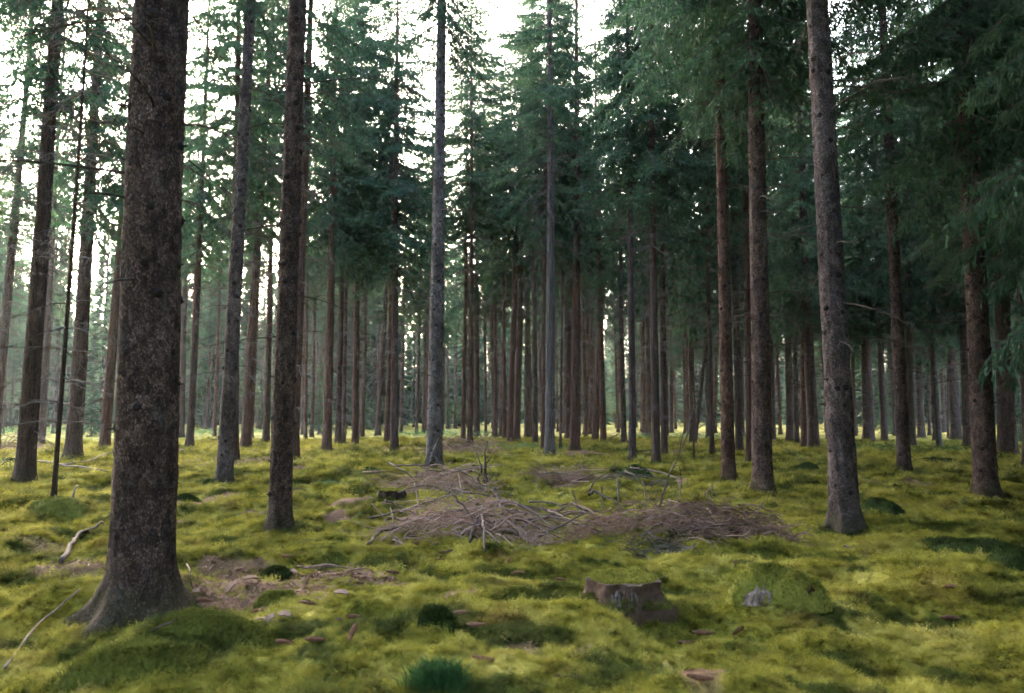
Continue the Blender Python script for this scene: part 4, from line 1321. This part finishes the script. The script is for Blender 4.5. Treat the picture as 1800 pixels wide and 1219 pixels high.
# ------------------------------------------------------------------ sticks, brush piles
def stick_path(pts, name, mat, rad_px, parent=None, lift=None, sides=7, label=None, cat=None, group=None, seed=1, taper=0.35, origin=None):
    """a stick through forest-floor points given as (px, py[, lift m])"""
    r = np.random.default_rng(seed)
    P = []
    for q in pts:
        b = ground_at(q[0], q[1])
        P.append(b + [0, 0, q[2] if len(q) > 2 else 0.01])
    P = np.array(P)
    depth = P[:, 1].mean()
    rad_ = rad_px / FPX * depth
    # resample smooth
    tt = np.linspace(0, len(P) - 1, max(6, 5 * (len(P) - 1) + 1))
    i0 = np.clip(np.floor(tt).astype(int), 0, len(P) - 2); f = tt - i0
    def cr(i): return P[np.clip(i, 0, len(P) - 1)]
    p0, p1, p2, p3 = cr(i0 - 1), cr(i0), cr(i0 + 1), cr(i0 + 2); f = f[:, None]
    C = 0.5 * (2 * p1 + (p2 - p0) * f + (2 * p0 - 5 * p1 + 4 * p2 - p3) * f ** 2 + (3 * p1 - p0 - 3 * p2 + p3) * f ** 3)
    C[1:-1] += r.normal(0, rad_ * 0.35, C[1:-1].shape)
    rr = rad_ * np.linspace(1, taper, len(C)) * r.uniform(0.88, 1.12, len(C))
    C = np.vstack([C[:1], C, C[-1:]]); rr = np.concatenate([[0.001], rr, [0.001]])
    C[0] -= (C[2] - C[1]) * 0.02; C[-1] += (C[-2] - C[-3]) * 0.02
    o0 = C[len(C) // 2].copy() if origin is None else origin
    V, Q = tube(C - o0, rr, sides)
    o = link(name, mesh_np(name, V, [Q], [M[mat]], smooth=True), parent)
    if parent is None: o.location = o0
    if label: tag(o, label, cat, group)
    return o

def twig_mass(cx, cy, lx, ly, h, n, seed, dirx=1.0, spread=0.5, lmin=0.3, lmax=0.9, r0=0.0032):
    r = np.random.default_rng(seed)
    acc = Acc()
    for k in range(n):
        a = r.uniform(0, 6.283); q = math.sqrt(r.uniform())
        x, y = cx + lx * q * math.cos(a), cy + ly * q * math.sin(a)
        hz = h * (1 - q ** 2) * r.uniform(0.05, 1.0)
        d = np.array([r.choice([-1, 1], p=[0.5 + 0.3 * dirx, 0.5 - 0.3 * dirx]), r.normal(0, spread), r.normal(0.3, 0.5)])
        d /= np.linalg.norm(d)
        L = r.uniform(lmin, lmax) * (1.1 - 0.5 * q)
        s = np.linspace(0, 1, 5)[:, None]
        P = np.array([x, y, 0]) + d * L * s + np.array([0, 0, -1]) * (L * r.uniform(0.2, 0.7)) * s ** 2 + np.cumsum(r.normal(0, 0.012, (5, 3)), 0)
        gz = terrain(P[:, 0], P[:, 1])
        P[:, 2] = np.maximum(P[:, 2] + hz, 0.01) + gz
        rr = r0 * r.choice([0.6, 0.8, 1.0, 1.3, 2.2])
        acc.add(*tube(P, rr * np.linspace(1, 0.35, 5), 3))
        for j in range(3):
            c = P[r.integers(1, 4)]; e = c + (r.normal(0, 0.5, 3) + d * 0.6) * L * r.uniform(0.12, 0.3)
            e[2] = max(e[2], float(gz[0]) + 0.005)
            acc.add(*tube([c, (c + e) / 2 + r.normal(0, 0.008, 3), e], [rr * 0.6, rr * 0.5, rr * 0.25], 3))
    return acc

def brush(px, py, lx, ly, h, n, label, seed, sticks=(), rand_sticks=0, dirx=1.0, spread=0.5, lmin=0.3, lmax=0.9, r0=0.0032, mat='brush'):
    b = ground_at(px, py)
    t = empty('brush_pile', b)
    tag(t, label, 'brush pile', 'brush piles of dead spruce branches')
    m = twig_mass(b[0], b[1], lx, ly, h * 1.45, int(n * 0.5), seed, dirx, spread * 1.25, lmin, lmax, r0 * 1.7).mesh('brush_twigs', [M[mat]])
    co = np.empty(len(m.vertices) * 3, dtype=np.float32); m.vertices.foreach_get('co', co)
    m.vertices.foreach_set('co', (co.reshape(-1, 3) - b.astype(np.float32)).ravel())
    o = link('twigs', m, t); tag(o, kind='stuff')
    for k, (pts, w, mt) in enumerate(sticks):
        stick_path([(q[0], q[1], q[2] * 1.5 + 0.06) for q in pts], 'stick', mt, w * 1.35, t, seed=seed + k, origin=b)
    r = np.random.default_rng(seed + 99)
    for k in range(rand_sticks):
        x = px + r.uniform(-0.8, 0.8) * lx * FPX / b[1]; y = py + r.uniform(-0.5, 0.5) * (lx * 14)
        L = r.uniform(25, 90)
        dy = r.normal(0, 9)
        l0, l1 = r.uniform(0.08, h * 1.6), r.uniform(0.05, h * 1.4)
        stick_path([(x - L / 2, y - dy / 2, l0), (x, y + r.normal(0, 2), (l0 + l1) / 2 + 0.02), (x + L / 2, y + dy / 2, l1)], 'stick', 'stick' if r.uniform() < 0.7 else 'greywood',
                   r.uniform(0.9, 2.2), t, seed=seed + 200 + k, origin=b)
    return t

brush(800, 935, 1.15, 0.55, 0.30, 900, 'long brush heap with big sticks fanning left across the centre', 21, sticks=[
    ([(647, 972, 0.02), (668, 955, 0.04), (702, 948, 0.05), (736, 940, 0.08), (772, 936, 0.10), (812, 934, 0.12), (905, 938, 0.1)], 1.9, 'deadwood'),
    ([(652, 940, 0.10), (700, 935, 0.14), (760, 928, 0.18), (808, 922, 0.22), (870, 922, 0.20), (945, 930, 0.14), (1000, 932, 0.10)], 1.5, 'greywood'),
    ([(797, 935, 0.25), (826, 948, 0.15), (858, 955, 0.02)], 1.5, 'deadwood'),
    ([(829, 945, 0.15), (846, 955, 0.06), (860, 962, 0.01)], 1.2, 'greywood'),
    ([(868, 920, 0.28), (876, 930, 0.20), (884, 940, 0.12)], 2.8, 'greywood'),
    ([(686, 935, 0.18), (690, 945, 0.10), (694, 952, 0.02)], 1.0, 'deadwood'),
    ([(728, 920, 0.34), (734, 930, 0.22), (741, 940, 0.10)], 0.9, 'greywood'),
    ([(806, 905, 0.36), (812, 925, 0.22), (818, 935, 0.14)], 1.0, 'greywood'),
    ([(829, 905, 0.20), (820, 925, 0.16), (812, 935, 0.12)], 0.9, 'greywood'),
    ([(700, 918, 0.24), (745, 905, 0.24), (800, 905, 0.16), (850, 912, 0.12)], 1.0, 'greywood'),
    ([(826, 968, 0.02), (836, 955, 0.10), (845, 945, 0.16)], 2.2, 'deadwood'),
    ([(846, 952, 0.16), (850, 968, 0.12), (853, 988, 0.03)], 2.6, 'greywood'),
    ([(852, 962, 0.08), (868, 966, 0.04), (878, 970, 0.01)], 1.6, 'greywood'),
], rand_sticks=18, dirx=-0.9, spread=0.45)

brush(965, 940, 0.95, 0.40, 0.22, 170, 'stack of longer bare sticks in the middle of the brush', 22, sticks=[
    ([(855, 925, 0.16), (905, 926, 0.17), (950, 934, 0.12), (1000, 940, 0.06)], 1.8, 'stick'),
    ([(870, 945, 0.08), (930, 946, 0.12), (1005, 938, 0.12), (1040, 930, 0.14)], 2.2, 'stick'),
    ([(905, 932, 0.20), (940, 945, 0.16), (985, 960, 0.05)], 1.7, 'greywood'),
    ([(915, 950, 0.06), (965, 945, 0.15), (1020, 928, 0.22)], 2.0, 'stick'),
    ([(945, 962, 0.03), (985, 955, 0.10), (1035, 942, 0.16)], 1.8, 'greywood'),
    ([(930, 920, 0.16), (975, 925, 0.18), (1015, 938, 0.10)], 1.6, 'greywood'),
    ([(890, 940, 0.15), (945, 955, 0.08), (1000, 965, 0.02)], 1.5, 'stick'),
    ([(905, 950, 0.10), (912, 960, 0.05), (920, 966, 0.01)], 1.4, 'deadwood'),
    ([(922, 952, 0.10), (927, 962, 0.05), (930, 968, 0.01)], 1.3, 'greywood'),
], rand_sticks=30, dirx=0.2, spread=0.3, lmin=0.3, lmax=0.7)

brush(1130, 942, 0.95, 0.45, 0.28, 900, 'tangled brush heap with an upright forked twig right of centre', 23, sticks=[
    ([(1160, 930, 0.15), (1178, 930, 0.42), (1200, 930, 0.62), (1220, 930, 0.92), (1224, 930, 1.12)], 1.5, 'greywood'),
    ([(1195, 930, 0.58), (1210, 930, 0.85), (1240, 928, 1.05)], 0.7, 'twig'),
    ([(1180, 930, 0.44), (1195, 932, 0.50), (1200, 934, 0.30)], 0.8, 'deadwood'),
    ([(1036, 915, 0.20), (1050, 918, 0.24), (1088, 925, 0.16)], 2.6, 'deadwood'),
    ([(1036, 912, 0.22), (1046, 905, 0.30), (1060, 900, 0.36)], 1.4, 'deadwood'),
    ([(1088, 905, 0.35), (1087, 922, 0.20), (1087, 935, 0.06)], 1.6, 'deadwood'),
    ([(1130, 905, 0.30), (1136, 925, 0.25), (1136, 940, 0.04)], 1.1, 'deadwood'),
    ([(1058, 920, 0.30), (1060, 935, 0.20), (1058, 950, 0.02)], 1.2, 'deadwood'),
    ([(1005, 918, 0.26), (1014, 930, 0.18), (1018, 940, 0.06)], 1.1, 'deadwood'),
    ([(1195, 915, 0.30), (1197, 925, 0.25), (1185, 940, 0.10)], 1.1, 'deadwood'),
    ([(1165, 955, 0.10), (1140, 962, 0.08), (1120, 975, 0.01)], 1.0, 'greywood'),
    ([(1240, 935, 0.25), (1255, 925, 0.30), (1240, 945, 0.05)], 1.0, 'greywood'),
], rand_sticks=10, dirx=0.4, spread=0.8, lmin=0.25, lmax=0.75)

brush(1290, 945, 0.80, 0.45, 0.30, 800, 'fluffy heap of thin brown twigs at the right end of the brush', 24, sticks=[
    ([(1340, 915, 0.12), (1336, 930, 0.14), (1320, 945, 0.05)], 1.2, 'greywood'),
    ([(1225, 955, 0.06), (1290, 950, 0.08), (1370, 948, 0.03)], 1.4, 'deadwood'),
], rand_sticks=6, dirx=0.6, spread=0.6)

brush(765, 862, 1.3, 0.8, 0.34, 900, 'rounded brush heap at the foot of the pale knotty trunk', 25, sticks=[
    ([(840, 862, 0.05), (845, 862, 0.25), (838, 860, 0.45)], 1.8, 'deadwood'),
    ([(852, 862, 0.05), (852, 862, 0.35), (857, 860, 0.62)], 1.7, 'deadwood'),
    ([(856, 863, 0.05), (855, 862, 0.28), (864, 862, 0.42)], 1.8, 'deadwood'),
    ([(800, 865, 0.25), (830, 868, 0.15), (842, 876, 0.02)], 1.3, 'greywood'),
    ([(790, 880, 0.05), (800, 868, 0.15), (812, 864, 0.2)], 1.0, 'greywood'),
    ([(745, 862, 0.08), (760, 850, 0.4), (772, 842, 0.6)], 1.1, 'deadwood'),
    ([(768, 850, 0.35), (780, 860, 0.2), (790, 868, 0.03)], 1.2, 'deadwood'),
    ([(840, 870, 0.10), (870, 872, 0.04), (905, 880, 0.0)], 1.0, 'deadwood'),
], rand_sticks=10, dirx=-0.4, spread=0.6, r0=0.004)
brush(995, 856, 0.95, 0.7, 0.26, 600, 'low brown brush heap behind the stick stack', 26, sticks=[
    ([(988, 838, 0.10), (993, 842, 0.12), (997, 848, 0.03)], 1.2, 'greywood'),
    ([(935, 862, 0.08), (945, 868, 0.1), (942, 876, 0.0)], 1.0, 'greywood')], rand_sticks=5, dirx=0.3, spread=0.6, r0=0.004)
brush(815, 802, 1.6, 1.6, 0.50, 500, 'distant brown brush heap right behind the pale knotty trunk', 27, dirx=0.2, spread=0.7, r0=0.007, lmin=0.5, lmax=1.3)
brush(1130, 848, 0.9, 0.5, 0.16, 160, 'sparse thin dead twigs lying behind the tangled brush', 28, rand_sticks=5, dirx=0.3, spread=0.7, r0=0.004, mat='twig')
brush(1150, 985, 0.45, 0.22, 0.20, 130, 'wispy grey twig spray in front of the tangled brush', 29, dirx=-0.2, spread=0.9, lmin=0.2, lmax=0.5, r0=0.002, mat='twig')
brush(590, 1022, 0.35, 0.22, 0.08, 120, 'small spread of thin twigs on the brown litter patch', 30, rand_sticks=4, dirx=0.3, spread=0.7, lmin=0.15, lmax=0.4, r0=0.0022)
brush(20, 792, 1.2, 1.4, 0.5, 260, 'brown brush heap at the far left picture edge', 34, dirx=0.2, spread=0.7, r0=0.007, lmin=0.5, lmax=1.2)

# fallen branches on the floor
FB = 'fallen branches on the moss'
stick_path([(107, 1000, 0.07), (128, 968, 0.10), (140, 955, 0.10), (180, 932, 0.09)], 'fallen_branch', 'deadwood', 4.0, label='weathered grey broken branch on the moss left of the huge trunk', cat='branch', group=FB, seed=51, taper=0.6)
stick_path([(8, 1190, 0.04), (55, 1130, 0.06), (95, 1095, 0.08), (140, 1070, 0.12)], 'fallen_branch', 'stick', 2.6, label='long pale curved stick leaning towards the huge trunk at lower left', cat='branch', group=FB, seed=52, taper=0.5)
stick_path([(268, 1125, 0.04), (300, 1112, 0.05), (334, 1100, 0.05)], 'fallen_branch', 'greywood', 2.2, label='short pale stick on the moss in front of the huge trunk', cat='branch', group=FB, seed=53)
stick_path([(58, 820, 0.15), (130, 832, 0.12), (190, 838, 0.10)], 'fallen_branch', 'deadwood', 2.2, label='long dark fallen pole behind the thin dead pole', cat='branch', group=FB, seed=54)
stick_path([(105, 824, 0.10), (150, 822, 0.22), (192, 812, 0.3)], 'fallen_branch', 'greywood', 2.0, label='pale fallen pole resting above the long dark one at left', cat='branch', group=FB, seed=55)
stick_path([(124, 890, 0.02), (128, 884, 0.12), (134, 876, 0.2)], 'fallen_branch', 'deadwood', 3.0, label='dark upright broken stub right of the thin dead pole', cat='branch', group=FB, seed=56)
stick_path([(490, 980, 0.02), (505, 986, 0.03), (522, 992, 0.02)], 'fallen_branch', 'deadwood', 1.8, label='short dark stick left of the olive moss cushion', cat='branch', group=FB, seed=57)
stick_path([(692, 974, 0.02), (705, 980, 0.03), (718, 984, 0.01)], 'fallen_branch', 'deadwood', 2.0, label='short dark stick below the left end of the brush', cat='branch', group=FB, seed=58)
stick_path([(1485, 968, 0.04), (1510, 978, 0.05), (1535, 986, 0.02)], 'fallen_branch', 'deadwood', 2.4, label='dark fallen stick on moss below the grey mauve trunk', cat='branch', group=FB, seed=59)
stick_path([(1600, 835, 0.04), (1650, 842, 0.05), (1690, 850, 0.02)], 'fallen_branch', 'deadwood', 2.0, label='dark fallen stick beside the dark slender trunk', cat='branch', group=FB, seed=60)
stick_path([(328, 1010, 0.10), (332, 1028, 0.10), (338, 1046, 0.03)], 'fallen_branch', 'greywood', 1.6, label='pale curved bare twig standing right of the huge trunk', cat='branch', group=FB, seed=61)
stick_path([(505, 868, 0.04), (525, 868, 0.10), (545, 870, 0.03)], 'fallen_branch', 'deadwood', 1.4, label='thin dark stick right of the thick left trunk', cat='branch', group=FB, seed=62)
stick_path([(415, 797, 0.08), (450, 798, 0.10), (490, 799, 0.05)], 'fallen_branch', 'deadwood', 1.5, label='thin dark stick lying far behind the lichen grey trunk', cat='branch', group=FB, seed=63)
stick_path([(1110, 800, 0.05), (1130, 798, 0.12), (1148, 796, 0.05)], 'fallen_branch', 'deadwood', 1.5, label='thin dark stick between two mid trunks right of centre', cat='branch', group=FB, seed=64)
stick_path([(345, 965, 0.03), (365, 970, 0.05), (392, 976, 0.02)], 'fallen_branch', 'stick', 1.5, label='thin stick on moss at the upper left of the litter patch', cat='branch', group=FB, seed=65)

# ------------------------------------------------------------------ spruce cones
def cone_mesh(seed):
    """a spruce cone: spindle with rows of raised overlapping scales, along +X"""
    r = np.random.default_rng(seed)
    acc = Acc()
    L, W = 0.125, 0.0165
    s = np.linspace(0, 1, 9)
    prof = W * np.sin(np.pi * np.clip(0.10 + 0.82 * s, 0, 1)) ** 0.6
    V, Q = tube(np.stack([L * (s - 0.5), 0.006 * np.sin(s * 3), 0 * s], -1), prof * 0.82, 8)
    acc.add(V, Q)
    rows = 15
    for i in range(rows):
        u = (i + 0.5) / rows
        w = W * math.sin(math.pi * (0.10 + 0.82 * u)) ** 0.6
        for k in range(7):
            a = (k + 0.5 * (i % 2)) * 6.283 / 7
            o = np.array([0, math.cos(a), math.sin(a)]); tn = np.array([0, -math.sin(a), math.cos(a)])
            c = np.array([L * (u - 0.5), 0.006 * math.sin(u * 3), 0])
            acc.add([c + o * w * 0.75 - tn * w * 0.35, c + o * w * 0.75 + tn * w * 0.35, c + [0.011, 0, 0] + o * w * 1.12 + tn * w * 0.25, c + [0.013, 0, 0] + o * w * 1.15 - tn * w * 0.25], [[0, 1, 2, 3]])
    return acc.mesh('spruce_cone', [M['cone']])
CONES = [cone_mesh(k) for k in range(3)]
CONE_SPOTS = [
    (551, 1148, 10, 'spruce cone lying flat on the moss at lower left of centre'),
    (620, 1133, 75, 'spruce cone pointing at the viewer, right of another foreground cone'),
    (500, 1142, -20, 'darker spruce cone left of the flat foreground cone'),
    (618, 1092, 12, 'spruce cone below the brown litter patch'),
    (806, 1090, 35, 'tilted spruce cone right of the small dark moss cushion'),
    (835, 1115, 18, 'spruce cone on moss just below right of the dark cushion'),
    (848, 1172, -18, 'red brown spruce cone near the bottom centre'),
    (1000, 1208, -12, 'spruce cone at the bottom edge right of centre'),
    (780, 980, 5, 'left one of two spruce cones lying end to end below the brush'),
    (796, 978, 15, 'right one of two spruce cones lying end to end below the brush'),
    (772, 992, -10, 'spruce cone just below the pair under the brush'),
    (690, 1020, -15, 'pale spruce cone right of the litter patch'),
    (722, 1013, 0, 'spruce cone right of the pale one near the litter patch'),
    (630, 1022, 8, 'spruce cone at the upper right of the litter patch'),
    (538, 1038, 80, 'dark red cone standing up in the litter patch'),
    (561, 1010, 80, 'upright brown cone at the top of the litter patch'),
    (525, 1008, -35, 'long cone lying slanted at the top of the litter patch'),
    (910, 1018, 20, 'spruce cone alone on bright moss below the sticks'),
    (893, 995, 70, 'small orange brown cone standing in the moss below the sticks'),
    (987, 990, 25, 'short brown cone left above the stump'),
    (985, 1030, -5, 'thin brown cone left of the stump'),
    (1297, 1120, -60, 'orange cone on moss between the stump and the rotten lump'),
    (1235, 1118, 0, 'pale cone below right of the stump'),
    (1292, 1000, 60, 'small red brown cone above the rotten lump'),
    (358, 1070, -10, 'brown cone at the right foot of the huge trunk'),
    (455, 1087, 8, 'cone at the lower left of the litter patch'),
    (540, 1070, -15, 'pale long cone at the lower right of the litter patch'),
    (505, 984, 5, 'cone on moss above the litter patch'),
    (1205, 1145, 8, 'faded cone on moss in the lower right foreground'),
    (1230, 1212, -10, 'blurred cone at the bottom edge right of the stump'),
    (1520, 1033, 0, 'small brown cone on dim moss at right'),
    (1675, 1045, 0, 'orange brown cone in the shade at lower right'),
    (1670, 1100, -5, 'lower orange brown cone in the shade at lower right'),
    (730, 965, -20, 'small cone at the left below the brush sticks'),
    (1418, 1068, 60, 'pale cone right of the red rotten wood end'),
]
for i, (px, py, deg, lab) in enumerate(CONE_SPOTS):
    b = ground_at(px, py)
    o = link('spruce_cone', CONES[i % 3])
    o.location = (b[0], b[1], float(terrain_fine(b[0], b[1])) + 0.04)
    up = 0.0
    q = R(deg)
    if abs(deg) >= 60: o.rotation_euler = (0, R(-35), q)
    else: o.rotation_euler = (R(i * 47), R(4), q)
    k = 0.85 + 0.25 * ((i * 7) % 5) / 5
    o.scale = (k, k, k)
    tag(o, lab, 'cone', 'fallen spruce cones')

# wood and bark chips on the litter patch
def chip_mesh(seed):
    r = np.random.default_rng(seed)
    n = 6
    xs = np.linspace(-0.5, 0.5, n)
    w = 0.22 * np.array([0.4, 0.9, 1.1, 1.0, 0.8, 0.25]) * r.uniform(0.8, 1.2, n)
    zc = 0.10 * np.cos(xs * 3)
    V = []
    for i in range(n):
        V += [[xs[i], -w[i], zc[i]], [xs[i], w[i] * r.uniform(0.8, 1.1), zc[i] + 0.05], [xs[i], w[i], zc[i] - 0.06], [xs[i], -w[i], zc[i] - 0.09]]
    Q = []
    for i in range(n - 1):
        for k in range(4):
            Q.append([i * 4 + k, i * 4 + (k + 1) % 4, i * 4 + 4 + (k + 1) % 4, i * 4 + 4 + k])
    Q += [[3, 2, 1, 0], [n * 4 - 4, n * 4 - 3, n * 4 - 2, n * 4 - 1]]
    return mesh_np('wood_chip', V, [np.array(Q)], [M['chip']])
CHIPS = [chip_mesh(k) for k in range(3)]
CHIP_SPOTS = [(416, 1012, 60, 0.07), (452, 1022, 80, 0.08), (515, 1015, -30, 0.10), (430, 1075, 75, 0.08), (474, 1098, 60, 0.09), (440, 1035, 40, 0.12),
              (405, 1050, 70, 0.12), (460, 1098, 5, 0.09), (560, 1063, 12, 0.07), (595, 1102, 8, 0.05), (345, 1052, 15, 0.06), (500, 1095, -20, 0.10), (600, 1058, -15, 0.11),
              (1295, 1040, 5, 0.08)]
CHIP_LAB = ['at the upper left of the litter', 'standing pale beside the central cushion', 'slanting at the top of the litter', 'at the left bottom of the litter', 'upright at the bottom of the litter',
            'in the left half of the litter', 'red brown at the left rim of the litter', 'flat at the bottom of the litter', 'right of the central cushion', 'pale on moss right of the litter',
            'pale at the right foot of the huge trunk', 'at the lower right of the litter', 'dark at the right end of the litter', 'pale grey on moss left of the rotten lump']
for i, (px, py, deg, L) in enumerate(CHIP_SPOTS):
    b = ground_at(px, py)
    o = link('wood_chip', CHIPS[i % 3])
    o.location = (b[0], b[1], float(terrain_fine(b[0], b[1])) + 0.045)
    o.scale = (L, L, L)
    o.rotation_euler = (R((i * 53) % 60 - 20), R(-30 if abs(deg) > 55 else 3), R(deg))
    tag(o, 'wood chip ' + CHIP_LAB[i], 'wood chip', 'wood chips on the litter')

# loose litter: needles, scales and bits of bark
def litter_stuff():
    r = np.random.default_rng(77)
    P = []
    for lx, ly, rx, ry, s in LIT:
        if ly > 26: continue
        n = int(1500 * rx * ry * min(1.0, 7.0 / ly) * s)
        x = lx + r.normal(0, 0.55, n) * rx; y = ly + r.normal(0, 0.55, n) * ry
        P.append(np.stack([x, y], -1))
    P = np.concatenate(P)
    ok = litter(P[:, 0], P[:, 1]) > 0.35
    P = P[ok]; n = len(P)
    sc_ = 0.6 + P[:, 1] / 12
    z = terrain_fine(P[:, 0], P[:, 1]) + r.uniform(0.004, 0.02, n)
    c = np.stack([P[:, 0], P[:, 1], z], -1)
    a = r.uniform(0, 6.283, n)
    d = np.stack([np.cos(a), np.sin(a), r.normal(0, 0.3, n)], -1)
    u = np.stack([-np.sin(a), np.cos(a), r.normal(0, 0.4, n)], -1)
    l = (r.uniform(0.012, 0.045, n) * sc_)[:, None]; w = (r.uniform(0.002, 0.010, n) * sc_)[:, None]
    V = np.stack([c - d * l - u * w * 0.5, c + u * w + [0, 0, 0.004], c + d * l, c - u * w], 1).reshape(-1, 3)
    o = link('forest_litter', mesh_np('forest_litter', V, [np.arange(n * 4).reshape(-1, 4)], [M['leaflitter']]))
    tag(o, 'brown needle and bark litter scattered on the forest floor', 'litter', kind='stuff')
litter_stuff()

# ------------------------------------------------------------------ haze
def haze():
    x, y0, y1, z0, z1 = 345, -345, 345, -2.0, 34.0
    V = [(-x, y0, z0), (x, y0, z0), (x, y1, z0), (-x, y1, z0), (-x, y0, z1), (x, y0, z1), (x, y1, z1), (-x, y1, z1)]
    F = np.array([[3, 2, 1, 0], [4, 5, 6, 7], [0, 1, 5, 4], [1, 2, 6, 5], [2, 3, 7, 6], [3, 0, 4, 7]])
    m, nt = new_mat('pale_haze')
    pv = N(nt, 'ShaderNodeVolumePrincipled')
    pv.inputs['Color'].default_value = (0.86, 0.93, 0.90, 1)
    pv.inputs['Density'].default_value = 0.0004
    pv.inputs['Anisotropy'].default_value = 0.3
    out = N(nt, 'ShaderNodeOutputMaterial')
    nt.links.new(pv.outputs[0], out.inputs['Volume'])
    o = link('haze', mesh_np('haze', V, [F], [m]))
    tag(o, 'pale evening mist hanging between the trees', 'haze', kind='stuff')
haze()
